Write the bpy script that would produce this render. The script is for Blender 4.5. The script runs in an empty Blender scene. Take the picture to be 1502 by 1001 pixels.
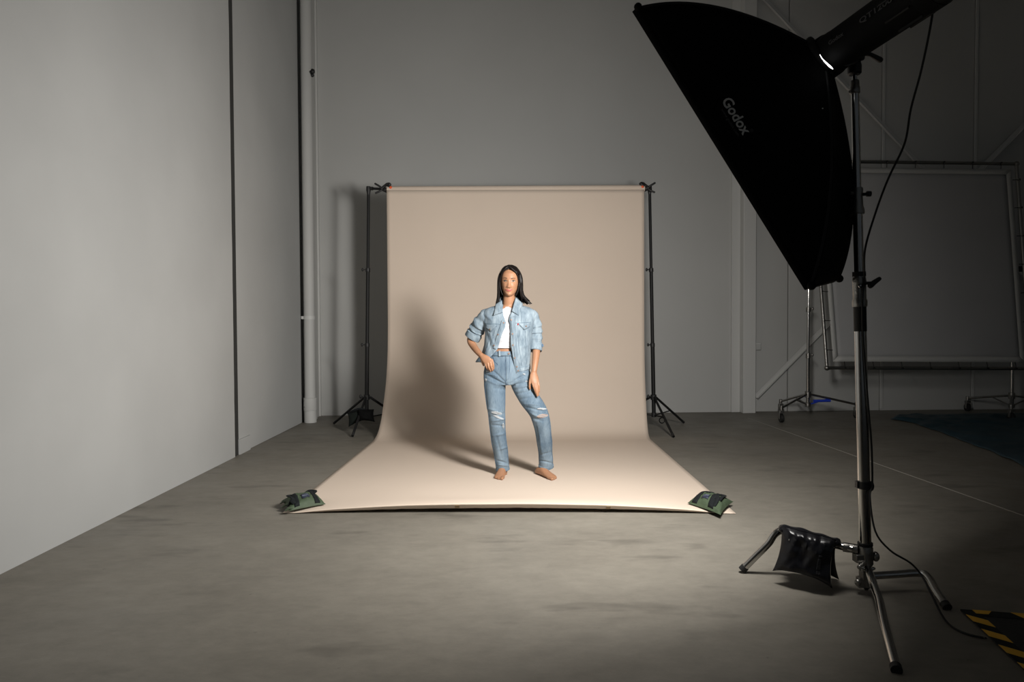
import bpy, bmesh, math, random
import numpy as np
from mathutils import Vector, Matrix, noise
from mathutils.bvhtree import BVHTree
random.seed(7); rng = np.random.default_rng(7)
SC = bpy.context.scene; COL = SC.collection
PI = math.pi

# ------------------------------------------------------------------ camera
FPX = 1001.0; CX, CY = 751.0, 500.5
YAW, PITCH, ROLL = math.radians(0.9), -0.0248, -0.0048
Fv = np.array([math.sin(YAW)*math.cos(PITCH), math.cos(YAW)*math.cos(PITCH), math.sin(PITCH)])
Rv = np.array([math.cos(YAW), -math.sin(YAW), 0.0]); Uv = np.cross(Rv, Fv)
R2 = Rv*math.cos(ROLL)+Uv*math.sin(ROLL); U2 = Uv*math.cos(ROLL)-Rv*math.sin(ROLL)
CAM = np.array([0, 0, 1.19])
cd = bpy.data.cameras.new('camera'); cam = bpy.data.objects.new('camera', cd); COL.objects.link(cam)
cd.sensor_width = 36; cd.lens = FPX/1502*36; cd.clip_start = 0.05; cd.clip_end = 100
M = Matrix(((R2[0], U2[0], -Fv[0], CAM[0]), (R2[1], U2[1], -Fv[1], CAM[1]), (R2[2], U2[2], -Fv[2], CAM[2]), (0, 0, 0, 1)))
cam.matrix_world = M; SC.camera = cam

def ray(px, py): return Fv+R2*(px-CX)/FPX-U2*(py-CY)/FPX
def at(px, py, Y):
    r = ray(px, py); return CAM+r*(Y/r[1])
def fl(px, py, z=0.0):
    r = ray(px, py); return CAM+r*((z-CAM[2])/r[2])
def proj(p):
    d = np.asarray(p, float)-CAM; z = d@Fv
    return CX+FPX*(d@R2)/z, CY-FPX*(d@U2)/z
def nrm(v): v = np.asarray(v, float); return v/np.linalg.norm(v)

# ------------------------------------------------------------------ softbox geometry + key light
A1 = CAM+ray(928, 18)*2.95; A2 = CAM+ray(1180, 425)*2.69; B2 = CAM+ray(1222, 414)*3.10
e1 = A1-A2; e1n = nrm(e1); e2 = B2-A2; B1 = A1+e2; B1 = CAM+ray(968, 16)*((B1-CAM)@Fv)
SBN = nrm(np.cross(e1, e2));
if SBN[2] > 0: SBN = -SBN
SBC = (A1+B2)/2
APEX = CAM+ray(1205, 84)*2.86

W = bpy.data.worlds.new('world'); SC.world = W; W.use_nodes = True
W.node_tree.nodes['Background'].inputs[0].default_value = (0.80, 0.90, 1.0, 1)
W.node_tree.nodes['Background'].inputs[1].default_value = 0.047
ld = bpy.data.lights.new('softbox_light', 'AREA'); ld.shape = 'RECTANGLE'
ld.size = 0.62; ld.size_y = 0.36            # hot centre of the box
ld.energy = 133; ld.color = (1.0, 0.972, 0.935); ld.spread = math.radians(160)
lo = bpy.data.objects.new('softbox_light', ld); COL.objects.link(lo)
AIM = nrm(nrm(SBN)*0.38+nrm(np.array([0.05, 6.2, 1.25])-SBC)*0.62)
zx = -AIM; yy = nrm(np.cross(zx, e1n)); xx = np.cross(yy, zx)
lp = SBC-SBN*0.005
lo.matrix_world = Matrix(((xx[0], yy[0], zx[0], lp[0]), (xx[1], yy[1], zx[1], lp[1]), (xx[2], yy[2], zx[2], lp[2]), (0, 0, 0, 1)))
ld2 = bpy.data.lights.new('softbox_panel_light', 'AREA'); ld2.shape = 'RECTANGLE'
ld2.size = np.linalg.norm(e1)*0.92; ld2.size_y = np.linalg.norm(e2)*0.9; ld2.energy = 36; ld2.color = (1.0, 0.972, 0.935); ld2.spread = math.radians(160)
lo2 = bpy.data.objects.new('softbox_panel_light', ld2); COL.objects.link(lo2)
zx = -SBN; xx = e1n; yy = np.cross(zx, xx); lp = SBC-SBN*0.022
lo2.matrix_world = Matrix(((xx[0], yy[0], zx[0], lp[0]), (xx[1], yy[1], zx[1], lp[1]), (xx[2], yy[2], zx[2], lp[2]), (0, 0, 0, 1)))
SC.view_settings.view_transform = 'Standard'; SC.view_settings.look = 'None'
SC.view_settings.exposure = 0.0; SC.view_settings.gamma = 1.0; SC.view_settings.use_curve_mapping = False

# ------------------------------------------------------------------ materials
def mat(name, col, rough=0.6, metal=0.0, var=0.0, vscale=5.0, bump=0.0, bscale=40.0, spec=0.5, emit=None, estr=0.0, col2=None, sheen=0.0, sss=0.0):
    m = bpy.data.materials.new(name); m.use_nodes = True; nt = m.node_tree; b = nt.nodes['Principled BSDF']
    b.inputs['Base Color'].default_value = (*col, 1); b.inputs['Roughness'].default_value = rough
    b.inputs['Metallic'].default_value = metal; b.inputs['Specular IOR Level'].default_value = spec
    if sheen: b.inputs['Sheen Weight'].default_value = sheen
    if sss:
        b.inputs['Subsurface Weight'].default_value = sss; b.inputs['Subsurface Scale'].default_value = 0.01
        b.inputs['Subsurface Radius'].default_value = (1, .4, .2)
    tc = nt.nodes.new('ShaderNodeTexCoord')
    if var or col2:
        n = nt.nodes.new('ShaderNodeTexNoise'); n.inputs['Scale'].default_value = vscale; n.inputs['Detail'].default_value = 6
        nt.links.new(tc.outputs['Object'], n.inputs['Vector'])
        mx = nt.nodes.new('ShaderNodeMix'); mx.data_type = 'RGBA'
        c2 = col2 if col2 else tuple(c*(1-var) for c in col)
        mx.inputs[6].default_value = (*col, 1); mx.inputs[7].default_value = (*c2, 1)
        rp = nt.nodes.new('ShaderNodeMapRange'); rp.inputs[1].default_value = .35; rp.inputs[2].default_value = .65
        nt.links.new(n.outputs['Fac'], rp.inputs[0]); nt.links.new(rp.outputs[0], mx.inputs[0])
        nt.links.new(mx.outputs[2], b.inputs['Base Color'])
    if bump:
        n2 = nt.nodes.new('ShaderNodeTexNoise'); n2.inputs['Scale'].default_value = bscale; n2.inputs['Detail'].default_value = 4
        nt.links.new(tc.outputs['Object'], n2.inputs['Vector'])
        bp = nt.nodes.new('ShaderNodeBump'); bp.inputs['Strength'].default_value = bump; bp.inputs['Distance'].default_value = 0.01
        nt.links.new(n2.outputs['Fac'], bp.inputs['Height']); nt.links.new(bp.outputs[0], b.inputs['Normal'])
    if emit:
        b.inputs['Emission Color'].default_value = (*emit, 1); b.inputs['Emission Strength'].default_value = estr
    return m

def mat_floor():
    m = bpy.data.materials.new('polished_concrete'); m.use_nodes = True; nt = m.node_tree; b = nt.nodes['Principled BSDF']
    tc = nt.nodes.new('ShaderNodeTexCoord')
    def noi(scale, det, sx=1, sy=1, rough=.6):
        mp = nt.nodes.new('ShaderNodeMapping'); mp.inputs['Scale'].default_value = (sx, sy, 1)
        n = nt.nodes.new('ShaderNodeTexNoise'); n.inputs['Scale'].default_value = scale; n.inputs['Detail'].default_value = det
        n.inputs['Roughness'].default_value = rough
        nt.links.new(tc.outputs['Object'], mp.inputs[0]); nt.links.new(mp.outputs[0], n.inputs['Vector']); return n
    def ramp(n, a, c, lo_, hi):
        r = nt.nodes.new('ShaderNodeMapRange'); r.inputs[1].default_value = a; r.inputs[2].default_value = c
        r.inputs[3].default_value = lo_; r.inputs[4].default_value = hi
        nt.links.new(n.outputs['Fac'], r.inputs[0]); return r
    a = ramp(noi(0.9, 8, 1, 1.6), .3, .7, 0, 1); c = ramp(noi(8, 9, 1, 1.7, .75), .35, .7, .86, 1.08); d = ramp(noi(2.2, 3, .7, 2.4), .60, .72, 1, .70)
    e = ramp(noi(28, 3), .72, .78, 1, .75)
    mx = nt.nodes.new('ShaderNodeMix'); mx.data_type = 'RGBA'
    mx.inputs[6].default_value = (.172, .158, .132, 1); mx.inputs[7].default_value = (.228, .210, .176, 1)
    nt.links.new(a.outputs[0], mx.inputs[0])
    m1 = nt.nodes.new('ShaderNodeMath'); m1.operation = 'MULTIPLY'; nt.links.new(c.outputs[0], m1.inputs[0]); nt.links.new(d.outputs[0], m1.inputs[1])
    m2 = nt.nodes.new('ShaderNodeMath'); m2.operation = 'MULTIPLY'; nt.links.new(m1.outputs[0], m2.inputs[0]); nt.links.new(e.outputs[0], m2.inputs[1])
    v = nt.nodes.new('ShaderNodeVectorMath'); v.operation = 'SCALE'
    nt.links.new(mx.outputs[2], v.inputs[0]); nt.links.new(m2.outputs[0], v.inputs['Scale']); nt.links.new(v.outputs[0], b.inputs['Base Color'])
    rr = ramp(noi(1.6, 5), .3, .7, .42, .62); nt.links.new(rr.outputs[0], b.inputs['Roughness'])
    b.inputs['Specular IOR Level'].default_value = .35
    bp = nt.nodes.new('ShaderNodeBump'); bp.inputs['Strength'].default_value = .12; bp.inputs['Distance'].default_value = .01
    n3 = noi(14, 5); nt.links.new(n3.outputs['Fac'], bp.inputs['Height']); nt.links.new(bp.outputs[0], b.inputs['Normal'])
    return m

def mat_denim(name, dark, light, scale=9):
    m = bpy.data.materials.new(name); m.use_nodes = True; nt = m.node_tree; b = nt.nodes['Principled BSDF']
    tc = nt.nodes.new('ShaderNodeTexCoord'); b.inputs['Roughness'].default_value = .85; b.inputs['Specular IOR Level'].default_value = .15
    n = nt.nodes.new('ShaderNodeTexNoise'); n.inputs['Scale'].default_value = scale; n.inputs['Detail'].default_value = 3
    mp = nt.nodes.new('ShaderNodeMapping'); mp.inputs['Scale'].default_value = (1.8, 1, .7)
    nt.links.new(tc.outputs['Object'], mp.inputs[0]); nt.links.new(mp.outputs[0], n.inputs['Vector'])
    n2 = nt.nodes.new('ShaderNodeTexNoise'); n2.inputs['Scale'].default_value = 90; n2.inputs['Detail'].default_value = 2
    mp2 = nt.nodes.new('ShaderNodeMapping'); mp2.inputs['Scale'].default_value = (2.5, 1, .4)
    nt.links.new(tc.outputs['Object'], mp2.inputs[0]); nt.links.new(mp2.outputs[0], n2.inputs['Vector'])
    ad = nt.nodes.new('ShaderNodeMath'); ad.operation = 'MULTIPLY_ADD'; ad.inputs[1].default_value = .45
    nt.links.new(n2.outputs['Fac'], ad.inputs[0]); nt.links.new(n.outputs['Fac'], ad.inputs[2])
    r = nt.nodes.new('ShaderNodeMapRange'); r.inputs[1].default_value = .5; r.inputs[2].default_value = .95
    nt.links.new(ad.outputs[0], r.inputs[0])
    mx = nt.nodes.new('ShaderNodeMix'); mx.data_type = 'RGBA'; mx.inputs[6].default_value = (*dark, 1); mx.inputs[7].default_value = (*light, 1)
    nt.links.new(r.outputs[0], mx.inputs[0]); nt.links.new(mx.outputs[2], b.inputs['Base Color'])
    return m

FLOOR = mat_floor()
WALLW = mat('painted_concrete_wall', (.465, .47, .46), .62, var=.07, vscale=1.3, bump=.15, bscale=6)
WALLP = mat('painted_cladding', (.55, .55, .53), .6, var=.05, vscale=.8)
TRIMW = mat('white_trim_paint', (.62, .62, .60), .5)
GAPD = mat('dark_joint', (.03, .03, .028), .9)
CEILM = mat('ceiling_sheet', (.35, .35, .34), .8)
PAPER = mat('beige_seamless_paper', (.68, .568, .468), .78, var=.02, vscale=2, spec=.25)
PAPERD = mat('paper_underside', (.40, .33, .26), .8)
BLACKM = mat('black_metal', (.009, .009, .009), .55, spec=.3)
STROBEM = mat('matt_black_housing', (.006, .006, .006), .7, spec=.25)
BLACKP = mat('black_plastic', (.015, .015, .015), .5)
RUBBER = mat('black_rubber', (.01, .01, .01), .7)
CHROME = mat('chrome_steel', (.50, .49, .47), .16, 1.0, var=.1, vscale=8)
CHROMED = mat('cast_metal', (.30, .29, .27), .35, 1.0, bump=.3, bscale=60)
NYLON = mat('black_nylon', (.0035, .0035, .0035), .8, spec=.12)
DIFF = mat('white_diffuser', (.8, .8, .78), .8, emit=(1, .97, .92), estr=3.0)
FLASH = mat('flash_glow', (1, 1, 1), .5, emit=(1, 1, 1), estr=5.0)
ORANGE = mat('orange_rubber', (.85, .12, .03), .5)
GREEN = mat('green_nylon', (.060, .090, .048), .7, var=.25, vscale=14, bump=.3, bscale=30)
WEB = mat('black_webbing', (.009, .011, .012), .8, spec=.2)
VINYL = mat('black_vinyl', (.008, .008, .010), .26, spec=.32, bump=.12, bscale=9)
LABELB = mat('dark_label', (.02, .025, .05), .6)
LABELW = mat('pale_print', (.42, .42, .44), .7)
LOGO = mat('grey_print', (.75, .73, .68), .7)
LOGOD = mat('dim_print', (.10, .10, .10), .7)
CLOTH = mat('grey_scrim_cloth', (.42, .42, .42), .85, var=.05, vscale=1.5, bump=.1, bscale=4)
CLOTHE = mat('pale_scrim_hem', (.50, .50, .48), .85)
TARPM = mat('blue_tarpaulin', (.02, .055, .075), .45, var=.3, vscale=3)
MATB = mat('black_floor_mat', (.012, .013, .014), .8, bump=.4, bscale=90)
YELLOW = mat('yellow_hazard_tape', (.75, .42, .03), .55)
BLUET = mat('blue_tape', (.02, .06, .55), .4)
SKIN = mat('skin', (.385, .195, .108), .48, var=.08, vscale=20, spec=.4, sss=.08)
HAIR = mat('dark_hair', (.009, .006, .005), .48, spec=.28, var=.4, vscale=30, bump=.15, bscale=160)
LIPM = mat('lip_rose', (.46, .13, .11), .4)
EYEW = mat('eye_white', (.38, .34, .31), .4)
EYEI = mat('eye_iris', (.02, .012, .008), .15)
BROW = mat('brow_hair', (.06, .035, .022), .8)
TEE = mat('white_cotton', (.57, .575, .60), .8)
DENIMJ = mat_denim('light_denim', (.125, .172, .215), (.305, .37, .415), 14)
DENIMS = mat_denim('denim_seam', (.08, .12, .165), (.20, .27, .32), 60)
DENIMP = mat_denim('mid_denim', (.085, .130, .180), (.205, .270, .325), 7)
DENIMD = mat_denim('dark_denim_seam', (.06, .10, .16), (.16, .23, .31), 40)  # darker denim for the jeans seams and the cuff tab
THREAD = mat('white_threads', (.44, .46, .48), .9)
COPPER = mat('copper_button', (.26, .17, .13), .6, .4)
REDTAB = mat('red_tab', (.6, .03, .04), .6)

# ------------------------------------------------------------------ mesh tools
class MB:
    def __init__(s): s.v = []; s.f = []
    def add(s, vs, fs):
        n = len(s.v); s.v += [tuple(float(c) for c in p) for p in vs]; s.f += [tuple(i+n for i in f) for f in fs]; return s
    def box(s, c, size, ax=None):
        c = np.asarray(c, float); ax = ax if ax is not None else np.eye(3)
        vs = [c+ax[0]*size[0]*i/2+ax[1]*size[1]*j/2+ax[2]*size[2]*k/2 for i in (-1, 1) for j in (-1, 1) for k in (-1, 1)]
        return s.add(vs, [(0, 1, 3, 2), (4, 6, 7, 5), (0, 4, 5, 1), (2, 3, 7, 6), (0, 2, 6, 4), (1, 5, 7, 3)])
    def tube(s, pts, rad, n=12, cap=True, flat=None, up=None, round_=False, mod=None):
        pts = [np.asarray(p, float) for p in pts]; m = len(pts)
        if np.isscalar(rad): rad = [rad]*m
        if round_:
            a, b = nrm(pts[0]-pts[1]), nrm(pts[-1]-pts[-2]); r0, r1 = rad[0], rad[-1]
            r0s = r0 if np.isscalar(r0) else min(r0); r1s = r1 if np.isscalar(r1) else min(r1)
            sc = lambda r, k: r*k if np.isscalar(r) else (r[0]*k, r[1]*k)
            pts = [pts[0]+a*r0s*.9, pts[0]+a*r0s*.6]+pts+[pts[-1]+b*r1s*.6, pts[-1]+b*r1s*.9]
            rad = [sc(r0, .35), sc(r0, .8)]+list(rad)+[sc(r1, .8), sc(r1, .35)]; m = len(pts)
        T = []
        for i in range(m):
            t = pts[min(i+1, m-1)]-pts[max(i-1, 0)]; T.append(nrm(t))
        u = np.asarray(up, float) if up is not None else (np.array([0, 0, 1.]) if abs(T[0][2]) < .9 else np.array([1., 0, 0]))
        vs = []; fs = []
        for i in range(m):
            a = u-T[i]*(u@T[i]); a = nrm(a)
            if up is None: u = a
            b = np.cross(T[i], a)
            r = rad[i]; ra, rb = (r, r) if np.isscalar(r) else r
            for k in range(n):
                th = 2*PI*k/n; q = 1 if mod is None else mod(i/(m-1), th)
                vs.append(pts[i]+a*math.cos(th)*ra*q+b*math.sin(th)*rb*q)
        for i in range(m-1):
            for k in range(n):
                k2 = (k+1) % n; fs.append((i*n+k, i*n+k2, (i+1)*n+k2, (i+1)*n+k))
        if cap: fs.append(tuple(range(n-1, -1, -1))); fs.append(tuple((m-1)*n+k for k in range(n)))
        return s.add(vs, fs)
    def cyl(s, a, b, r, n=16, r2=None): return s.tube([a, b], [r, r if r2 is None else r2], n)
    def ell(s, c, r, n=16, m=10, ax=None):
        c = np.asarray(c, float); ax = ax if ax is not None else np.eye(3); vs = []; fs = []
        for j in range(m+1):
            p = -PI/2+PI*j/m
            for k in range(n):
                t = 2*PI*k/n
                vs.append(c+ax[0]*r[0]*math.cos(p)*math.cos(t)+ax[1]*r[1]*math.cos(p)*math.sin(t)+ax[2]*r[2]*math.sin(p))
        for j in range(m):
            for k in range(n): fs.append((j*n+k, j*n+(k+1) % n, (j+1)*n+(k+1) % n, (j+1)*n+k))
        return s.add(vs, fs)
    def grid(s, P, closed=False):
        a, b = len(P), len(P[0]); vs = [p for r in P for p in r]; fs = []
        for i in range(a-1):
            for j in range(b if closed else b-1):
                j2 = (j+1) % b; fs.append((i*b+j, i*b+j2, (i+1)*b+j2, (i+1)*b+j))
        return s.add(vs, fs)
    def prism(s, poly, h):
        """poly: list of 3d pts, h: extrusion vector"""
        n = len(poly); h = np.asarray(h, float); vs = [np.asarray(p, float) for p in poly]+[np.asarray(p, float)+h for p in poly]
        fs = [tuple(range(n-1, -1, -1)), tuple(range(n, 2*n))]+[(i, (i+1) % n, n+(i+1) % n, n+i) for i in range(n)]
        return s.add(vs, fs)

def origin_of(o):
    p = np.zeros(3)
    while o is not None: p = p+np.array(o.location); o = o.parent
    return p
def obj(name, mb, m, parent=None, smooth=True, bevel=0, solid=0, sub=0, weld=False, fix=True, org=None):
    me = bpy.data.meshes.new(name); V = np.array(mb.v)
    if parent is None:
        o0 = np.array([(V[:, 0].min()+V[:, 0].max())/2, (V[:, 1].min()+V[:, 1].max())/2, V[:, 2].min()]) if org is None else np.asarray(org, float)
    else: o0 = origin_of(parent)
    V = V-o0
    me.from_pydata([tuple(p) for p in V], [], mb.f)
    bm = bmesh.new(); bm.from_mesh(me)
    if weld: bmesh.ops.remove_doubles(bm, verts=bm.verts, dist=1e-5)
    if fix: bmesh.ops.recalc_face_normals(bm, faces=bm.faces)
    bm.to_mesh(me); bm.free()
    me.materials.append(m); o = bpy.data.objects.new(name, me); COL.objects.link(o)
    if parent is None: o.location = o0
    else: o.parent = parent
    if solid: md = o.modifiers.new('solid', 'SOLIDIFY'); md.thickness = solid; md.offset = 0
    if bevel: md = o.modifiers.new('bevel', 'BEVEL'); md.width = bevel; md.segments = 2; md.limit_method = 'ANGLE'; md.angle_limit = .6
    if sub: md = o.modifiers.new('sub', 'SUBSURF'); md.levels = sub; md.render_levels = sub
    if smooth:
        for p in me.polygons: p.use_smooth = True
        if not sub and smooth != 'full': 
            try: me.set_sharp_from_angle(angle=math.radians(42))
            except Exception: pass
    return o
def thing(name, label, cat, loc, group=None):
    o = bpy.data.objects.new(name, None); COL.objects.link(o); o.location = tuple(loc); o.empty_display_size = .1
    o['label'] = label; o['category'] = cat
    if group: o['group'] = group
    return o
def tag(o, label, cat, group=None):
    o['label'] = label; o['category'] = cat
    if group: o['group'] = group
    return o
def struct(o): o['kind'] = 'structure'; return o
def bake(o):
    dg = bpy.context.evaluated_depsgraph_get(); ev = o.evaluated_get(dg); me = bpy.data.meshes.new_from_object(ev)
    o.modifiers.clear(); o.data = me
    for p in me.polygons: p.use_smooth = True
    return o
def voxel(o, size, smooth=4, fac=.5):
    md = o.modifiers.new('r', 'REMESH'); md.mode = 'VOXEL'; md.voxel_size = size; md.use_smooth_shade = True
    if smooth: sm = o.modifiers.new('s', 'SMOOTH'); sm.iterations = smooth; sm.factor = fac
    return bake(o)
def spline(pts, n=8):
    pts = [np.asarray(p, float) for p in pts]; out = []
    for i in range(len(pts)-1):
        p0 = pts[max(i-1, 0)]; p1 = pts[i]; p2 = pts[i+1]; p3 = pts[min(i+2, len(pts)-1)]
        for k in range(n):
            t = k/n; out.append(.5*((2*p1)+(-p0+p2)*t+(2*p0-5*p1+4*p2-p3)*t*t+(-p0+3*p1-3*p2+p3)*t**3))
    out.append(pts[-1]); return out
def text_mesh(txt, size, bold=0.0):
    c = bpy.data.curves.new('t', 'FONT'); c.body = txt; c.size = size; c.offset = bold; c.resolution_u = 3
    o = bpy.data.objects.new('t', c); COL.objects.link(o); dg = bpy.context.evaluated_depsgraph_get()
    me = bpy.data.meshes.new_from_object(o.evaluated_get(dg)); bpy.data.objects.remove(o)
    v = np.array([tuple(p.co) for p in me.vertices]); f = [tuple(p.vertices) for p in me.polygons]
    v[:, 0] -= (v[:, 0].min()+v[:, 0].max())/2; return v, f

# ------------------------------------------------------------------ the room
XL = -2.41
bl_ = np.array([-2.41, 8.965]); br_ = np.array([9.5, 9.165])      # back wall base line, very slightly skewed
bdir = np.append(nrm(br_-bl_), 0); bnor = np.array([bdir[1], -bdir[0], 0])
if bnor[1] > 0: bnor = -bnor
def bw(x): return 8.965+(x+2.41)*(0.2/11.91)                     # y of back wall at x
HT = 7.6
o = obj('floor', MB().box((3.4, 3.0, -.1), (14, 14, .2)), FLOOR); struct(o)
o = obj('ceiling', MB().box((3.4, 3.0, HT+.1), (14, 14, .2)), CEILM); struct(o)
# left wall: two precast panels with an open joint
m = MB().box((XL-.15, -0.3, HT/2), (.3, 12.96, HT)); o = struct(obj('wall_left', m, WALLW))
JY = 6.19; 
m = MB(); m.box((XL-.17, 7.72, HT/2), (.3, 2.62, HT))
m = MB()
o.data = o.data  # near panel ends at the joint
bpy.data.objects.remove(o)
wl = struct(obj('wall_left', MB().box((XL-.15, (-4+JY-.03)/2, HT/2), (.3, JY-.03+4, HT)), WALLW))
def paneledge():
    m = MB(); n = 60; prev = None; P = []
    for i in range(n+1):
        z = HT*i/n; w = .006*noise.noise(Vector((z*3, 0, 1)))+.004*noise.noise(Vector((z*11, 0, 4)))
        P.append([(XL-.29, JY-.035, z), (XL, JY-.035, z), (XL+.0005, JY-.012+w, z), (XL-.29, JY-.012+w, z)])
    m.grid(P, True); return m
obj('wall_panel_edge', paneledge(), WALLW, wl)
obj('wall_joint', MB().box((XL-.132, JY+.04, HT/2), (.24, .13, HT)), GAPD, wl)
m = MB().box((XL-.165, (JY+.10+8.30)/2, HT/2), (.3, 8.30-JY-.10, HT))
obj('wall_panel', m, WALLW, wl, bevel=.006)
obj('wall_foot', MB().box((XL-.13, JY+.10+.13, .07), (.266, .26, .14)), WALLW, wl)
obj('wall_joint', MB().box((XL-.1, 8.35, HT/2), (.14, .10, HT)), GAPD, wl)
obj('wall_panel', MB().box((XL-.03, 8.72, HT/2), (.12, .52, HT)), WALLP, wl)
obj('wall_panel', MB().box((XL+.045, 8.63, HT/2), (.05, .10, HT)), WALLP, wl)
# back wall
def wallbox(x0, x1, z0, z1, d0, d1, m=None):
    """box on the back wall: d = distance out of the wall"""
    m = m or MB(); p = []
    for z in (z0, z1):
        for (x, d) in ((x0, d0), (x1, d0), (x1, d1), (x0, d1)):
            q = np.array([x, bw(x), z])+bnor*d; p.append(q)
    return m.add(p, [(3, 2, 1, 0), (4, 5, 6, 7), (0, 1, 5, 4), (1, 2, 6, 5), (2, 3, 7, 6), (3, 0, 4, 7)])
wb = struct(obj('wall_back', wallbox(-2.6, 3.17, 0, HT, 0, -.25), WALLP))
obj('wall_stop', wallbox(-2.41, -2.36, 0, HT, .0, .05), TRIMW, wb, bevel=.004)
# column
colw = struct(obj('trim_1', wallbox(3.175, 3.345, 0, HT, .0, .15), TRIMW, bevel=.006)); 
cs = struct(obj('trim_2', wallbox(3.06, 3.175, 0, HT, .0, .035), TRIMW, bevel=.004))
# right part: recessed cladding panels with flashed seams, each a part
wr = struct(obj('wall_back_bay', wallbox(3.17, 9.6, 0, HT, -.06, -.25), GAPD))
xs = [3.345, 3.84, 5.10, 6.36, 7.63, 8.90, 9.5]
for a, b in zip(xs[:-1], xs[1:]):
    obj('cladding_panel', wallbox(a+.006, b-.006, 0.0, HT, -.055, -.012), WALLP, wr, bevel=.006)
for a in xs[2:5]:
    obj('seam_strip', wallbox(a-.004, a+.034, 0.03, HT, -.014, .004), TRIMW, wr, bevel=.003)
# steel cross braces in the bay
def brace(p, q):
    m = MB(); p = np.array(p, float); q = np.array(q, float); t = nrm(q-p); u = np.cross(t, bnor)
    ax = np.array([t, u, bnor]); L = np.linalg.norm(q-p)
    m.box((p+q)/2+u*.0, (L, .055, .006), ax); m.box((p+q)/2+u*.026+bnor*.018, (L, .006, .04), ax); return m
def bp(px, py, d):
    w = at(px, py, 9.08); return np.array([w[0], bw(w[0])-d, w[2]])
p0, p1 = bp(1106, 582, .03), bp(1450, 236, .03); dd = p1-p0
b1 = obj('cross_brace', brace(p0, p0+dd*1.75), TRIMW, smooth=False); tag(b1, 'pale steel brace rising from the column foot up to the right', 'brace', 'steel wall braces')
p0, p1 = bp(1117, 0, .045), bp(1341, 236, .045); dd = p1-p0
b2 = obj('cross_brace', brace(p0-dd*.35, p0+dd*2.45), TRIMW, smooth=False); tag(b2, 'pale steel brace falling from behind the softbox top down to the right', 'brace', 'steel wall braces')
# small switch box beside the column
m = wallbox(3.375, 3.455, .83, .93, -.012, .045); swb = obj('switch_box', m, TRIMW, bevel=.006); tag(swb, 'small pale switch box on the cladding right beside the column', 'switch box')
obj('switch_cover', wallbox(3.385, 3.445, .845, .905, .045, .052), WALLP, swb, bevel=.003)
# right wall and rear wall far outside of view
struct(obj('wall_right', MB().box((9.65, 3.0, HT/2), (.3, 14, HT)), WALLP))
# floor joint line
j0 = fl(1180, 643); j1 = fl(1440, 735); dj = nrm(j1-j0)
mj = MB().box(((j0+j1)/2)+np.array([0, 0, .0005]), (np.linalg.norm(j1-j0)+3, .012, .003), np.array([dj, np.cross([0, 0, 1], dj), [0, 0, 1]]))
JOINT = mat('floor_joint_sealant', (.36, .34, .30), .7)
# downpipe
PX_, PY_ = -2.335, 8.345
dp = thing('downpipe', 'grey painted downpipe standing in the back left corner of the room', 'pipe', (PX_, PY_, 0))
m = MB().tube([(PX_, PY_, .30), (PX_, PY_, HT-.01)], .066, 28); obj('pipe', m, WALLP, dp)
m = MB().tube([(PX_, PY_, .0), (PX_, PY_, .15)], [.074, .074], 28); obj('pipe_base', m, WALLP, dp, bevel=.004)
m = MB().tube([(PX_, PY_, .15), (PX_, PY_, .155), (PX_, PY_, .30), (PX_, PY_, .305)], [.078, .080, .080, .072], 28); obj('coupling', m, WALLP, dp)
for z in (1.28,):
    m = MB().tube([(PX_, PY_, z-.02), (PX_, PY_, z+.02)], .072, 28); m.box((PX_-.06, PY_-.03, z), (.05, .03, .035)); obj('bracket', m, TRIMW, dp)
for z in (.19, .27):
    obj('screw', MB().ell((PX_-.055, PY_-.06, z), (.012, .012, .008), 8, 5), CHROMED, dp)
# thin conduit beside the downpipe and small black fixture
q = at(456.5, 108, 8.36)
cf = thing('wall_clip', 'small round black fixture beside the downpipe, high in the corner', 'fixture', q-np.array([0, 0, .05]))
m = MB().ell(q+np.array([-.015, -.03, 0]), (.032, .03, .036)).ell(q+np.array([.022, -.02, .018]), (.028, .028, .032)).ell(q+np.array([.012, -.02, -.028]), (.028, .025, .022)); obj('fixture_body', m, BLACKP, cf)
obj('screw', MB().ell(q+np.array([-.015, -.061, 0.0]), (.007, .004, .007), 8, 5), CHROME, cf)
q2 = at(453, 122, 8.38); q3 = at(453.5, 138, 8.38)
obj('stem', MB().tube([q+np.array([-.03, 0, -.02]), q2, q3], .011, 8), BLACKP, cf)

# ------------------------------------------------------------------ paper backdrop
YR = 7.60; ZR = at(569, 279, YR)[2]
prof = [(YR-.045, ZR-.01), (YR-.045, 2.3), (YR-.045, 1.6), (YR-.05, 1.15), (YR-.075, .85), (YR-.13, .60), (YR-.22, .38), (YR-.33, .18), (YR-.46, .052), (YR-.62, .008), (YR-.85, .004), (6.2, .004), (5.6, .004), (5.0, .004), (4.62, .004), (4.40, .004), (4.25, .004)]
pr = spline([(0, a, b) for a, b in prof], 5)
def pxl(y):   # x of the left edge
    return float(np.interp(y, [4.2, 4.86, 7.07, 7.55], [-1.392, -1.368, -1.308, -1.250]))
def pxr(y): return float(np.interp(y, [4.2, 4.7, 6.95, 7.55], [1.455, 1.465, 1.520, 1.588]))
bk = thing('paper_backdrop', 'wide beige seamless paper backdrop hanging from a roll and sweeping over the floor', 'backdrop', (.15, 7.0, 0))
NX = 72; P = []
ylen = len(pr)
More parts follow.
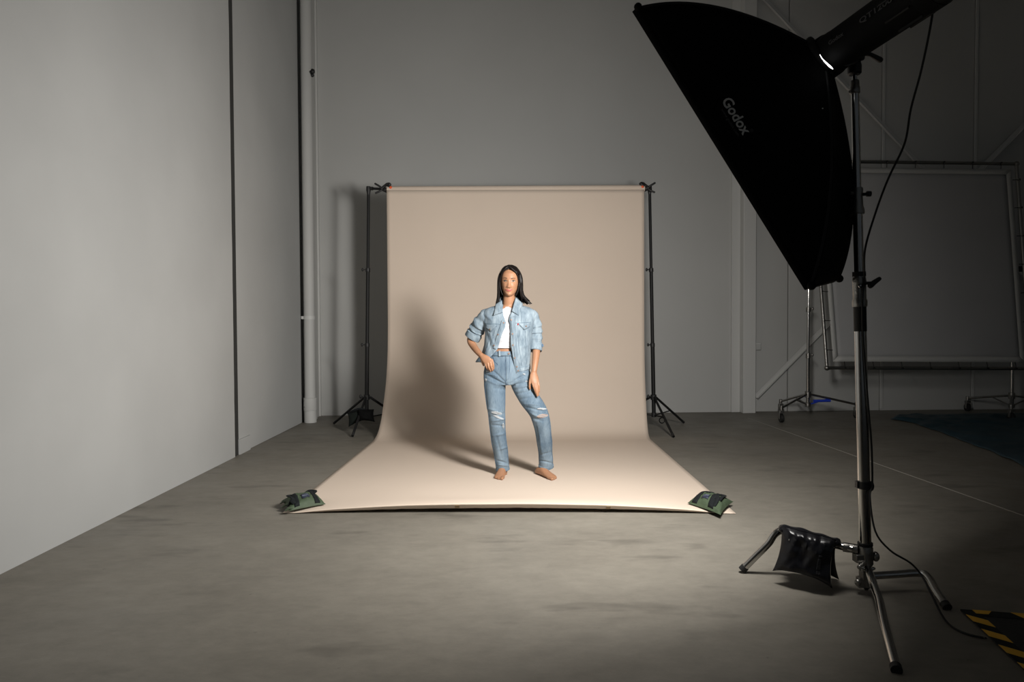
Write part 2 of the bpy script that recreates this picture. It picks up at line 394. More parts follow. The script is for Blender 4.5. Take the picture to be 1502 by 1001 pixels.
for i, p in enumerate(pr):
    y, z = p[1], max(p[2], .0035); row = []
    for k in range(NX+1):
        u = k/NX; x = pxl(y)*(1-u)+pxr(y)*u; zz = z; yy_ = y
        if y < 5.3:
            lift = .060*math.exp(-((y-4.25)/.30)**2)*(max(0, 1-abs((u-.5)/.47)**2.6))
            lift += .004*math.exp(-((y-4.5)/.35)**2)*noise.noise(Vector((u*7, y*3, 0)))
            zz += max(lift, -.001)
        if y < 4.45: yy_ = y+ .16*(1-abs(u-.5)*2)*0 - .0
        # front edge runs slightly forward at the right
        if y < 5.0: yy_ += (5.0-y)/.75*(.05-.10*u)
        if z > .3: yy_ += .004*math.sin(u*9)*min(1, (ZR-z))
        row.append((x, yy_, zz))
    P.append(row)
lip = P[-1]
obj('paper_sheet', MB().grid(P), PAPER, bk, smooth='full', solid=.0012)
# folded torn lip
m = MB(); rows = []
for j in range(4):
    t = j/3; row = []
    for k in range(NX+1):
        x, y, z = lip[k]; drop = min(.034, max(z-.006, 0)*.62); edge = .003*noise.noise(Vector((k*.6, 2, 5))) if j == 3 else 0
        row.append((x, y-.001+t*drop*1.0, z-.0008-t*drop+edge*(drop/.03)))
    rows.append(row)
obj('folded_lip', m.grid(rows), PAPER, bk, smooth='full', solid=.001)
for u in (.40, .735):
    k = int(u*NX); x, y, z = lip[k]
    obj('tape_piece', MB().box((x, y+.013, z-.019), (.028, .002, .034), np.array([[1, 0, 0], [0, .707, .707], [0, .707, -.707]])), mat('brown_tape', (.35, .24, .13), .5), bk)
# roll
xr0, xr1 = at(568, 278, YR)[0], at(945, 275, YR)[0]; zr0, zr1 = at(568, 278.5, YR)[2], at(945, 276.5, YR)[2]
m = MB().tube([(xr0, YR, zr0), (xr1, YR, zr1)], .038, 32); obj('paper_roll', m, PAPER, bk)
m = MB().tube([(xr0-.03, YR, zr0), (xr0+.0, YR, zr0)], .026, 20); m.tube([(xr1, YR, zr1), (xr1+.03, YR, zr1)], .026, 20); obj('roll_core', m, BLACKP, bk)
o = obj('floor_joint', mj, JOINT, bpy.data.objects['floor'])

# ------------------------------------------------------------------ backdrop stands
def light_stand(name, label, pxt, pyt, pxb, pyb, Y, feet, side):
    top = at(pxt, pyt, Y); c = at(pxb, pyb, Y); hub = c.copy(); base = np.array([c[0], c[1], 0]);
    t = thing(name, label, 'light stand', base, 'stands holding up the paper roll')
    H = top[2]; L = lambda z: base+(top-base)*(z/H)
    zh = hub[2]
    joints = [at((pxt+pxb)/2, 396, Y)[2], at((pxt+pxb)/2, 506, Y)[2]]
    obj('pole', MB().tube([L(.13), L(joints[1])], .023, 14), BLACKM, t)
    obj('pole', MB().tube([L(joints[1]), L(joints[0])], .0200, 14), BLACKM, t)
    obj('pole', MB().tube([L(joints[0]), L(H)], .0165, 14), BLACKM, t)
    for z in joints:
        cl = obj('collar', MB().tube([L(z-.025), L(z+.02)], .026, 14), BLACKP, t, bevel=.004)
        m = MB(); a = L(z); m.cyl(a, a+np.array([-.055, -.02, 0]), .006, 8); m.ell(a+np.array([-.055, -.02, 0]), (.012, .010, .02), 10, 6); obj('knob', m, BLACKP, cl)
    obj('collar', MB().tube([L(zh-.03), L(zh+.03)], .034, 16), BLACKP, t, bevel=.005)
    obj('collar', MB().tube([L(.13), L(.18)], .028, 16), BLACKP, t, bevel=.005)
    a = L(zh)
    m = MB(); m.cyl(a, a+np.array([-.06, -.02, .01]), .008, 8); m.ell(a+np.array([-.065, -.02, .01]), (.016, .012, .024), 10, 6); obj('knob', m, BLACKP, t)
    for f in feet:
        f = np.array([f[0], f[1], .016]); d = nrm(np.array([f[0]-base[0], f[1]-base[1], 0])); s0 = L(zh)+d*.035
        lg = obj('leg', MB().tube([s0, f], .0135, 10), BLACKM, t)
        obj('foot_cap', MB().tube([f+(s0-f)*.0+np.array([0, 0, .0]), f+nrm(s0-f)*.05], .0145, 10), RUBBER, lg)
        mid = s0+(f-s0)*.52; obj('strut', MB().tube([L(.15)+d*.02, mid], .007, 8), BLACKM, t)
    return t, L(H)
lc = at(537, 583, 7.68)
lf = [tuple(fl(490, 623)[:2]), tuple(fl(517, 642)[:2]), (-1.02, 7.86)]
tl, ltop = light_stand('light_stand', 'black light stand left of the backdrop with a bag on its base', 540.5, 284, 537, 583, 7.68, lf, -1)
rf = [tuple(fl(1003, 622)[:2]), tuple(fl(988, 643)[:2]), (1.12, 7.92)]
tr_, rtop = light_stand('light_stand', 'black light stand right of the backdrop, bare base', 953, 284, 959.5, 583, 7.68, rf, 1)
def clampset(px_stand, py, Ys, px_clamp, px_tip, sgn, parent_top, label):
    a = at(px_stand, py, Ys); b = at(px_clamp, py+1, YR+.01); tip = at(px_tip, py-1.2, YR-.03)
    t = thing('spring_clamp', label, 'clamp', a-np.array([0, 0, .05]))
    obj('socket', MB().tube([a-np.array([0, 0, .075]), a-np.array([0, 0, .02]), a+np.array([0, 0, .022])], [.016, .026, .024], 14), BLACKP, t, bevel=.003)
    if abs(px_stand-px_clamp) > 12:
        obj('arm', MB().tube([a, b], .014, 12), BLACKM, t)
        obj('arm_collar', MB().tube([a+(b-a)*.18, a+(b-a)*.3], .02, 12), BLACKP, t)
    else: obj('arm', MB().tube([a, b], .018, 12), BLACKM, t)
    d = sgn
    jaw = MB().tube(spline([b+np.array([-d*.02, 0, 0]), b+np.array([d*.03, -.01, .04]), b+np.array([d*.075, -.03, .045]), tip+np.array([-d*.02, 0, .004])], 5), [.016]*6+[.02]*6+[.014]*4, 10); obj('jaw', jaw, BLACKP, t)
    obj('jaw', MB().tube([b+np.array([-d*.01, 0, -.005]), b+np.array([d*.035, -.01, -.03]), b+np.array([d*.055, -.02, -.045])], [.016, .012, .006], 10), BLACKP, t)
    for s in (1, -1):
        h0 = b; h1 = b+np.array([-d*(.085 if s > 0 else .08), -.01, s*.045+.012*(s > 0)])
        obj('handle', MB().tube([h0, h0+(h1-h0)*.5+np.array([0, 0, s*.004]), h1], [.012, .011, .011], 10, round_=True), BLACKP, t)
    obj('jaw_pad', MB().ell(tip, (.017, .016, .017), 14, 8), ORANGE, t)
    return t
clampset(540.5, 276.5, 7.68, 562, 573, 1, ltop, 'black spring clamp with orange tip at the left end of the paper roll')
clampset(953, 275.5, 7.68, 949, 942.5, -1, rtop, 'black spring clamp with orange tip at the right end of the paper roll')
# hook under right stand: cable tie loop
q = at(971, 617, 7.62)
ring = [q+np.array([.03*math.cos(a), 0, .032*math.sin(a)]) for a in np.linspace(0, 2*PI, 17)]
obj('hook_ring', MB().tube(ring, .006, 8), BLACKM, tr_)

# pillow generator
def pillow(c, ux, uy, uz, sx, sy, sz, seed=0, n=26, pinch=.22, wr=.10, sag=0.0):
    """closed cushion with pointed corners. ux,uy in plane, uz thickness"""
    m = MB(); top = []; bot = []
    for i in range(n+1):
        rt = []; rb = []
        for j in range(n+1):
            u = -1+2*i/n; v = -1+2*j/n
            # sides bow inwards between corners
            x = u*(1-pinch*(1-abs(v)**2.2)*abs(u)**1.5*.5); y = v*(1-pinch*(1-abs(u)**2.2)*abs(v)**1.5*.5)
            h = max(0, (1-abs(u)**2.6))**.6*max(0, (1-abs(v)**2.6))**.6
            w = 1+wr*noise.noise(Vector((u*2.3+seed, v*2.3, seed*1.7)))+wr*.6*noise.noise(Vector((u*6+seed, v*6, 3)))
            e = .012/ max(sz, .01)
            cen = c+ux*sx*x+uy*sy*y-np.array([0, 0, 1])*sag*(x*x+y*y)
            rt.append(cen+uz*sz*h*w); rb.append(cen-uz*sz*h*w*.45)
        top.append(rt); bot.append(rb)
    m.grid(top); m.grid([r[::-1] for r in bot]); return m, top
def strap_on(top, i0, i1, j0, j1, uz, off=.004, n=26):
    """strip lying on the cushion grid rows i0..i1 across columns j0..j1 (fractions)"""
    P = []
    for a in np.linspace(i0, i1, 4):
        r = []
        for b in np.linspace(j0, j1, 22):
            x = a*n; y = b*n; xi = min(int(x), n-1); yi = min(int(y), n-1); fx = x-xi; fy = y-yi
            p = (np.array(top[xi][yi])*(1-fx)*(1-fy)+np.array(top[xi+1][yi])*fx*(1-fy)+np.array(top[xi][yi+1])*(1-fx)*fy+np.array(top[xi+1][yi+1])*fx*fy)
            r.append(p+uz*off)
        P.append(r)
    return MB().grid(P)
def quadbag(Q, hgt, seed, n=26):
    """cushion on a footprint Q = near-left, near-right, far-right, far-left"""
    NL, NR, FR, FL = [np.asarray(q, float) for q in Q]; top = []; bot = []; m = MB(); up = np.array([0, 0, 1.])
    for i in range(n+1):
        rt = []; rb = []
        for j in range(n+1):
            u = i/n; v = j/n; uu = 2*u-1; vv = 2*v-1
            u2 = .5+.5*uu*(1-.09*(1-abs(vv)**2)); v2 = .5+.5*vv*(1-.10*(1-abs(uu)**2))
            p = NL*(1-u2)*(1-v2)+NR*u2*(1-v2)+FR*u2*v2+FL*(1-u2)*v2
            h = max(0, 1-abs(uu)**2.4)**.55*max(0, 1-abs(vv)**2.4)**.55
            w = 1+.16*noise.noise(Vector((uu*2.3+seed, vv*2.3, seed)))+.10*noise.noise(Vector((uu*6+seed, vv*6, 3)))
            base = p+up*(.010+.020*(max(abs(uu), abs(vv))**3))
            rt.append(base+up*hgt*h*w); rb.append(base-up*.004*h)
        top.append(rt); bot.append(rb)
    m.grid(top); m.grid([r[::-1] for r in bot]); return m, top
def green_bag(label, Q, seed, left):
    c = sum(np.asarray(q, float) for q in Q)/4
    t = thing('sandbag', label, 'sandbag', (c[0], c[1], .006), 'green sandbags on the paper corners'); uz = np.array([0, -.35, .94])
    m, top = quadbag(Q, .080, seed)
    obj('bag_body', m, GREEN, t, weld=True)
    for a in (((.16, .30), (.72, .86)) if left else ((.12, .27), (.60, .76))):
        obj('strap', strap_on(top, a[0], a[1], .02, .98, uz, .003), WEB, t, solid=.003)
    la, lb = (.40, .62) if left else (.33, .55)
    obj('label', strap_on(top, la, lb, .16, .42, uz, .004), LABELB, t, solid=.002)
    m = MB()
    for k in range(5):
        a0 = la+.025+k*.036; q = strap_on(top, a0, a0+.022, .24, .34, uz, .0065); m.add(q.v, q.f)
    obj('label_print', m, mat('pale_blue_print', (.14, .16, .22), .7), t, solid=.001)
    G = lambda u, v, d=0: np.array(top[int(u*26)][int(v*26)])+np.array([0, 0, d])
    if left: paths = [[G(.22, .30), G(.14, .40, .016), G(.10, .65, .018), G(.24, .80, .004)], [G(.66, .85), G(.80, .86, .014), G(.93, .72, .016), G(.84, .50, .002)], [G(.02, .3, .01), G(.10, .22, .02), G(.16, .1, .012)]]
    else: paths = [[G(.10, .60), G(.12, .85, .014), G(.35, .93, .010), G(.45, .9, .0)], [G(.66, .30), G(.78, .42, .014), G(.84, .26, .010), G(.80, .10, .002)], [G(.68, .90), G(.84, .86, .010), G(.88, .55, .012), G(.86, .35, .0)]]
    for p_ in paths: obj('handle', MB().tube(spline(p_, 6), [(.005, .013)]*(6*(len(p_)-1)+1), 10, round_=True), WEB, t)
    if left:
        for k, (u, v, dx, dz) in enumerate(((0, .75, -.045, -.012), (0, .45, -.055, -.020), (0, .15, -.035, -.012))):
            a = np.array(top[0][int(v*26)])+np.array([.02, 0, .012]); b_ = a+np.array([dx, -.012*k, dz])
            obj('strap_tail', MB().tube([a, a*.5+b_*.5+np.array([0, 0, .008]), b_], [(.007, .018), (.006, .019), (.003, .010)], 10, up=(0, 0, 1)), GREEN, t)
    return t
green_bag('green sandbag on the front left corner of the paper, nearer the white wall', [fl(424, 757), fl(478, 746.5), fl(464, 733), fl(412, 742)], 3.1, True)
green_bag('green sandbag on the front right corner of the paper, nearer the steel stand', [fl(1008, 745), fl(1057, 763), fl(1076, 743), fl(1030, 735)], 8.4, False)
# dark bag on the left stand base
q = at(527, 611, 7.62)
t = thing('sandbag', 'dark bag draped over the base of the left light stand', 'sandbag', (q[0], q[1], 0))
m, top = pillow(at(521, 612, 7.5), nrm([.75, .1, .35]), nrm([-.1, .2, 1]), nrm([0, -1, .1]), .085, .075, .045, 5.0); obj('bag_body', m, mat('dark_green_nylon', (.008, .011, .009), .85, spec=.2), t, weld=True)
m, top = pillow(at(537, 609, 7.45), nrm([1, .1, -.1]), nrm([-.1, .2, 1]), nrm([0, -1, .1]), .09, .07, .05, 6.0); obj('bag_body', m, NYLON, t, weld=True)
obj('strap', MB().tube(spline([at(510, 607, 7.55), at(518, 603, 7.47), at(530, 600, 7.44), at(545, 606, 7.47)], 5), [(.012, .005)]*16, 8), WEB, t)

# ------------------------------------------------------------------ softbox
sb = thing('softbox', 'large black rectangular softbox tilted down on the steel stand', 'softbox', SBC-np.array([0, 0, .8]))
axis = -SBN
LIP = .03; cor = [q-SBN*LIP for q in (A1, A2, B2, B1)]; SBF = SBC; SBC = SBC-SBN*LIP; ringr = .085
perp1 = e1n; perp2 = nrm(np.cross(SBN, e1n))
if perp2@e2 < 0: perp2 = -perp2
aax = nrm(APEX-SBC)
def rod(k, t, infl=1.0):
    sgn = [(1, -1), (-1, -1), (-1, 1), (1, 1)][k]
    p0 = APEX+(perp1*sgn[0]+perp2*sgn[1])*ringr*.7
    p2 = cor[k]; off = p2-SBC; L = np.linalg.norm(APEX-SBC)
    p1 = SBC+off*(.74, .74, .82, .62)[k]+aax*L*.60
    return p0*(1-t)**2+2*p1*t*(1-t)+p2*t*t
NT = 22; NS = 12
side_bvh = None
for k in range(4):
    k2 = (k+1) % 4; P = []
    for i in range(NT+1):
        t_ = i/NT; a = rod(k, t_); b = rod(k2, t_); row = []
        ce = SBC+(APEX-SBC)*(1-t_)
        for j in range(NS+1):
            s = j/NS; p = a*(1-s)+b*s; sag = .035*math.sin(PI*s)*math.sin(PI*t_)
            row.append(p+nrm(ce-p)*sag)
        P.append(row)
    mb = MB().grid(P); o = obj('side_panel', mb, NYLON, sb, solid=.004)
    if k == 0: near_bvh = BVHTree.FromPolygons([Vector(v) for v in mb.v], mb.f)
    # rim lip
    lipd = SBN*LIP
    obj('rim_band', MB().grid([[cor[k], cor[k2]], [cor[k]+lipd, cor[k2]+lipd]]), NYLON, sb, solid=.006)
for k in range(4):
    obj('rod', MB().tube([rod(k, t)+ (SBC-rod(k,t))*.01 for t in np.linspace(.02, 1, 20)], .007, 8), BLACKM, sb)
    obj('rod_pocket', MB().ell(cor[k], (.018, .018, .018), 10, 6), NYLON, sb)
obj('front_diffuser', MB().grid([[SBC+(cor[0]-SBC)*.99, SBC+(cor[3]-SBC)*.99], [SBC+(cor[1]-SBC)*.99, SBC+(cor[2]-SBC)*.99]]), DIFF, sb, solid=.002)
ring = [APEX+(perp1*math.cos(a)+perp2*math.sin(a))*ringr for a in np.linspace(0, 2*PI, 25)]
obj('speed_ring', MB().tube(ring, .016, 10), BLACKM, sb)
m = MB().grid([[APEX+(perp1*math.cos(a)+perp2*math.sin(a))*ringr*f_+SBN*.01 for a in np.linspace(0, 2*PI, 25)] for f_ in (.01, 1)]); obj('ring_plate', m, BLACKM, sb)
# logo print, dropped on the near panel
def drape(txt, size, pxc, pyc, dx, dyv, mt, name, lift=.004, bold=0.0, shear=0):
    v, f = text_mesh(txt, size, bold); c = CAM+ray(pxc, pyc)*2.7
    hit = near_bvh.ray_cast(Vector(CAM), Vector(nrm(ray(pxc, pyc))))
    c = np.array(hit[0]); n = np.array(hit[1]);
    if n@(CAM-c) < 0: n = -n
    X = nrm(dx-n*(dx@n)); Y = np.cross(n, X); vs = []
    for p in v:
        q = c+X*(p[0]+shear*p[1])+Y*(p[1]-size*.33); h = near_bvh.ray_cast(Vector(q+n*.2), Vector(-n))
        vs.append((np.array(h[0]) if h[0] is not None else q)+n*lift)
    return obj(name, MB().add(vs, f), mt, sb, smooth=False, fix=False)
drape('Godox', .061, 1080, 171, -e1n, None, LOGO, 'printed_logo', bold=.0015)
drape('www.godox.com', .0195, 1071, 180, -e1n, None, LOGOD, 'printed_address')
drape('\u00ae', .020, 1102, 192, -e1n, None, LOGOD, 'printed_mark')
drape('\u00b7', .05, 1206, 160, -e1n, None, LOGO, 'rivet')

# ------------------------------------------------------------------ strobe head
SA = nrm(CAM+ray(1345, -8)*2.45-(CAM+ray(1217, 80)*2.84))
SO = CAM+ray(1216, 82)*2.84
tS = thing('studio_strobe', 'black cylindrical studio strobe plugged into the back of the softbox', 'strobe', SO-np.array([0, 0, .1]))
rS = .083
su = nrm(np.cross(SA, [0, 0, 1])); sv = np.cross(SA, su)
obj('body', MB().tube([SO+SA*d for d in (0, .012, .05, .055, .44, .445, .50)], [.078, .083, .083, rS*.98, rS*.98, .086, .086], 40), STROBEM, tS)
obj('bayonet_ring', MB().tube([SO-SA*.035, SO-SA*.03, SO+SA*.012], [.088, .090, .088], 40), STROBEM, tS)
obj('rear_cap', MB().tube([SO+SA*.50, SO+SA*.53, SO+SA*.54], [.084, .080, .06], 40), BLACKP, tS)
for k in range(8):
    a = 2*PI*k/8; d = su*math.cos(a)+sv*math.sin(a); ax = np.array([SA, d, np.cross(SA, d)])
    obj('cooling_fin', MB().box(SO+SA*.38+d*.083, (.10, .012, .006), ax), BLACKP, tS)
# rear knob/handle bulge beneath
kb = CAM+ray(1328, 14)*2.5
obj('side_grip', MB().tube([kb-SA*.05, kb-SA*.03, kb+SA*.04, kb+SA*.06], [.012, .028, .028, .014], 14), BLACKP, tS)
# lettering on the cylinder
def letter_cyl(txt, size, d, angle, mt, name):
    v, f = text_mesh(txt, size, .0006); vs = []
    for p in v:
        th = angle+(p[1]-size*.3)/rS; r = rS+.0025
        vs.append(SO+SA*(d+p[0])+(su*math.cos(th)+sv*math.sin(th))*r)
    return obj(name, MB().add(vs, f), mt, tS, smooth=False, fix=False)
tocam = nrm(CAM-(SO+SA*.2)); ang0 = math.atan2(tocam@sv, tocam@su)
# direction so that the text reads up the barrel, from the camera
d_up = su*(-math.sin(ang0))+sv*math.cos(ang0)
sgn = 1
upimg = np.array(proj(SO+SA*.2+d_up*.05))-np.array(proj(SO+SA*.2))
if upimg[1] > 0: sgn = -1
def letter(txt, size, d, off, mt, name, bold=.0006, wide=1.0):
    v, f = text_mesh(txt, size, bold); v[:, 0] *= wide; vs = []
    for p in v:
        th = ang0+sgn*((p[1]-size*.3)/rS+off); r = rS+.003
        vs.append(SO+SA*(d+p[0])+(su*math.cos(th)+sv*math.sin(th))*r)
    return obj(name, MB().add(vs, f), mt, tS, smooth=False, fix=False)
letter('QT1200', .027, .315, .50, LOGOD, 'printed_name', wide=1.6)
letter('Godox', .022, .125, .50, LOGOD, 'printed_maker', wide=1.2)
# the flash leaking between ring and softbox
arc = []
for a in np.linspace(0, 1, 9):
    arc.append(CAM+ray(1202.5+19.5*a, 80+21.5*a**.75)*2.735)
obj('flash_leak', MB().tube(arc, [.0006, .0012, .0012, .0026, .0028, .0032, .0036, .0026, .0008], 8), FLASH, tS)

# ------------------------------------------------------------------ steel stand under the softbox
HB = fl(1269.5, 868); HB[2] = 0
Yc = HB[1]
def S(px, py, dy=0): return at(px, py, Yc+dy)
st = thing('steel_stand', 'heavy chrome steel stand carrying the softbox, three bent tube legs', 'stand', HB)
pb = S(1270.5, 862, -.01); pt = at(1253.5, 112, Yc-.02)
def PL(py):
    t = (py-862)/(112-862); return pb+(pt-pb)*t
def seg(name, y0, y1, r, m, r1=None, n=24, **kw): return obj(name, MB().tube([PL(y0), PL(y1)], [r, r if r1 is None else r1], n), m, st, **kw)
seg('pole', 800, 480, .0245, CHROME); seg('pole', 440, 285, .0195, CHROME); seg('pole', 305, 128, .0165, CHROME); seg('pole', 132, 104, .010, CHROME)
seg('rubber_sleeve', 482, 444, .0258, RUBBER)
c1 = obj('collar', MB().tube([PL(y) for y in (446, 444, 437, 435, 412, 410, 403)], [.0295, .0305, .0305, .027, .027, .0285, .026], 24), CHROMED, st)
a = PL(412); obj('t_handle', MB().tube([a, a+np.array([.035, -.03, 0])], .007, 10).tube([a+np.array([.030, -.035, -.012]), a+np.array([.050, -.03, .004]), a+np.array([.072, -.028, .018])], [.012, .011, .009], 12, round_=True), BLACKP, c1)
obj('collar_bolt', MB().ell(a+np.array([-.012, -.03, -.012]), (.009, .006, .009), 10, 6), CHROME, c1)
obj('cable_clip', MB().tube([PL(402), PL(395)], .0275, 20), BLACKP, st)
c2 = obj('collar', MB().tube([PL(y) for y in (311, 309, 304, 300, 284, 276, 273)], [.027, .028, .027, .023, .021, .024, .022], 24), CHROMED, st)
a = PL(283); obj('t_handle', MB().tube([a, a+np.array([.035, -.02, 0])], .007, 10).tube([a+np.array([.030, -.022, 0]), a+np.array([.046, -.022, 0])], [.012, .012], 12), BLACKP, c2)
obj('collar_bolt', MB().tube([a+np.array([-.02, 0, .006]), a+np.array([-.042, -.012, .008])], .009, 10), CHROMED, c2)
c3 = obj('collar', MB().tube([PL(y) for y in (137, 136, 128, 127, 119, 118)], [.019, .021, .021, .0185, .0185, .016], 20), CHROMED, st)
obj('collar_bolt', MB().tube([PL(132), PL(132)+np.array([-.028, -.01, -.01])], .006, 8), CHROMED, c3)
obj('lower_band', MB().tube([PL(714), PL(703)], .0275, 20).box(PL(708)+np.array([-.028, 0, 0]), (.014, .02, .028)), BLACKP, st)
obj('cable_clip', MB().ell(PL(710)+np.array([.028, -.01, 0]), (.011, .012, .022)), BLACKP, st)
# hub castings
obj('hub_ring', MB().tube([PL(799), PL(795)], .031, 24), BLACKM, st)
obj('hub', MB().tube([PL(y) for y in (829, 826, 802, 799)], [.026, .031, .031, .027], 24).box(PL(817)+np.array([-.035, -.005, 0]), (.035, .04, .035)).ell(PL(815)+np.array([.040, -.008, -.0]), (.016, .02, .022)), CHROMED, st, bevel=.003)
obj('hub_post', MB().tube([PL(846), PL(800)], .0215, 20), CHROMED, st)
obj('hub', MB().tube([PL(y) for y in (862, 860, 834, 831)], [.018, .028, .029, .026], 24).box(PL(838)+np.array([-.022, -.022, 0]), (.02, .03, .05)).box(PL(852)+np.array([-.030, -.012, 0]), (.03, .03, .045)).tube([PL(866), PL(860)], [.008, .014], 12), CHROMED, st, bevel=.003)
a = PL(822); obj('t_handle', MB().tube([a+np.array([-.02, -.03, 0]), a+np.array([-.05, -.045, -.012])], [.009, .011], 12, round_=True), CHROMED, st)
obj('hub_bolt', MB().ell(PL(834)+np.array([-.03, -.03, .01]), (.012, .012, .016)), CHROME, st)
obj('hub_bolt', MB().ell(PL(833)+np.array([.01, -.035, .01]), (.014, .008, .008)), CHROME, st)
obj('hub_bolt', MB().ell(PL(852)+np.array([-.046, -.02, 0]), (.014, .014, .016)), CHROMED, st)
RT = .0165
def bentleg(pts, name='leg'):
    lg = obj(name, MB().tube(spline(pts, 8), RT, 18), CHROME, st)
    e = np.array(pts[-1]); d = nrm(np.array(pts[-1])-np.array(pts[-2]))
    obj('foot_cap', MB().tube([e-d*.02, e+d*.004], RT+.0025, 18), CHROMED if name == 'x' else RUBBER, lg); return lg
f1 = fl(1315, 983, .012); f2 = fl(1389, 891, .012); f3 = fl(1089, 836, .014)
h3 = PL(806)+np.array([-.05, .01, 0])
k3 = at(1146, 779, 3.16)
bentleg([h3, h3*.5+k3*.5, k3+np.array([.02, -.008, .0]), k3+np.array([-.022, .008, -.014]), k3+(f3-k3)*.33, k3+(f3-k3)*.66, f3])
h2 = PL(845)+np.array([.015, .0, 0]); k2 = at(1345, 841, Yc+.0)
bentleg([h2, h2*.5+k2*.5, k2, k2+(f2-k2)*.22+np.array([.018, 0, .016]), k2+(f2-k2)*.6+np.array([.008, 0, .006]), f2])
h1 = PL(832)+np.array([-.004, -.03, 0]); k1 = at(1284, 868, 2.72)
bentleg([h1, h1*.5+k1*.5+np.array([0, 0, .004]), k1+np.array([.0, 0, .004]), k1+(f1-k1)*.16+np.array([.004, 0, .006]), k1+(f1-k1)*.45, k1+(f1-k1)*.75, f1])
obj('leg_socket', MB().tube([h3+np.array([.02, 0, 0]), h3+(k3-h3)*.13], [.021, .021], 20), CHROMED, st)
# head bracket
br = thing('swivel_bracket', 'black swivel bracket joining the strobe to the stand top', 'bracket', PL(116))
obj('socket', MB().tube([PL(y) for y in (110, 108, 98, 94, 86)], [.022, .028, .029, .026, .024], 20), BLACKP, br)
obj('joint', MB().tube([PL(84)+np.array([-.02, .02, .0]), PL(84)+np.array([.02, -.03, .0])], .026, 20).tube([PL(86), SO+SA*.10-np.array([0, 0, .06])], [.024, .03], 14), BLACKP, br)
hb = PL(80)+np.array([.02, -.02, 0]); he = at(1291, 88, Yc-.06)
obj('handle', MB().tube([hb, hb*.5+he*.5+np.array([0, 0, .006]), he], [.011, .009, .012], 12, round_=True), BLACKP, br)

# black sandbag over the left leg: saddle of two lobes
bg = thing('sandbag', 'black vinyl saddle sandbag hanging over a leg of the steel stand', 'sandbag', at(1185, 815, 3.05)-np.array([0, 0, .1]))
aL = at(1146, 771, 3.10); aR = at(1229, 790, 2.98)
def saddle(TL, TR, BR, BL, thick, nrmv, seed, n=26, botin=.12):
    m = MB(); F = []; B = []
    for i in range(n+1):
        rf_ = []; rb_ = []
        for j in range(n+1):
            u = i/n; v = j/n; p = TL*(1-u)*(1-v)+TR*u*(1-v)+BR*u*v+BL*(1-u)*v
            uu = 2*u-1; vv = 2*v-1
            up_ = (BL-TL)*(1-u)+(BR-TR)*u
            p = p-up_*botin*max(0, vv)**3*(1-abs(uu)**2.2)*1.0 + (TR-TL)*(-uu)*.06*(1-abs(vv)**2)
            h = max(0, 1-abs(uu)**3.2)**.5*(max(0, 1-vv**4)**.5 if vv > 0 else .72+.28*(1-abs(vv)**2))
            if v < .12: h *= (.35+.65*math.sin(PI/2*v/.12))
            w = 1+.30*noise.noise(Vector((u*4+seed, v*2.5, seed)))+.16*noise.noise(Vector((u*11+seed, v*5, seed)))
            ridge = .42*abs(noise.noise(Vector((u*9+v*3, v*1.8-u, seed+4))))*math.exp(-v*2.2)+.12*math.sin(u*24+5*noise.noise(Vector((u*3, v*3, seed))))*math.exp(-v*6)
            rf_.append(p+nrmv*thick*h*(w+ridge)*1.15); rb_.append(p-nrmv*thick*.35*h)
        F.append(rf_); B.append(rb_)
    m.grid(F); m.grid([r[::-1] for r in B]); return m, F
nf = nrm(np.array([-.15, -1, .1])); dn = np.array([0, 0, -1.])
m, F = saddle(at(1146, 772, 3.09), at(1227, 792, 2.96), at(1221, 864, 2.925), at(1133, 838, 3.07), .042, nf, 2.0)
lobe = obj('bag_lobe', m, VINYL, bg, weld=True)
m, F2 = saddle(at(1148, 773, 3.13), at(1228, 791, 3.03), at(1231, 851, 3.10), at(1143, 832, 3.17), .036, -nf, 5.0)
obj('bag_lobe', m, VINYL, bg, weld=True)
# rolled top over the leg
m = MB().tube(spline([at(1147, 776, 3.11), at(1170, 780, 3.08), at(1200, 789, 3.03), at(1227, 796, 2.99)], 6), [(.017+.003*math.sin(i*1.1), .036) for i in range(19)], 16, round_=True, up=(0, 0, 1)); obj('top_fold', m, VINYL, bg)
m = MB()
v, f = text_mesh('', .02) if False else (None, None)
for k in range(9):     # the tiny illegible upright print: small marks
    u = .72; vv_ = .42+k*.045
    for du in (0, .03):
        i = int((u+du)*26); j = int(vv_*26); p = np.array(F[i][j]); m.box(p+nf*.002, (.008, .003, .006))
obj('print_marks', m, mat('faint_print', (.035, .035, .04), .6), lobe)
obj('snap', MB().ell(np.array(F[3][6])+nf*.002, (.005, .003, .005), 10, 6), CHROME, lobe)

# power cable
cps = [CAM+ray(1369, -16)*2.5, CAM+ray(1367, 25)*2.52, CAM+ray(1352, 100)*2.6, CAM+ray(1336, 160)*2.68, CAM+ray(1327, 210)*2.72, CAM+ray(1303, 262)*2.78, CAM+ray(1285, 310)*2.83,
       CAM+ray(1269, 365)*2.86, PL(402)+np.array([.004, -.035, 0]), PL(430)+np.array([-.006, -.036, 0]), PL(480)+np.array([-.008, -.034, 0]), PL(540)+np.array([.0, -.034, 0]), PL(600)+np.array([.012, -.032, 0]), PL(650)+np.array([.026, -.022, 0]), PL(705)+np.array([.030, -.014, 0]),
       at(1276, 730, 2.9), at(1284, 780, 2.86), at(1306, 808, 2.84), at(1335, 826, 2.82), at(1352, 845, 2.80), fl(1366, 872, .09), fl(1383, 905, .03), fl(1398, 921, .006), fl(1420, 931, .006), fl(1442, 936, .006), fl(1448, 938, .03)]
cps[-1] = fl(1446, 936.5, .012)
cb = obj('power_cable', MB().tube(spline(cps, 6), .0042, 8), RUBBER); tag(cb, 'black power cable looping from the strobe down the steel stand to the floor', 'cable')
pe = fl(1446, 937, .012)

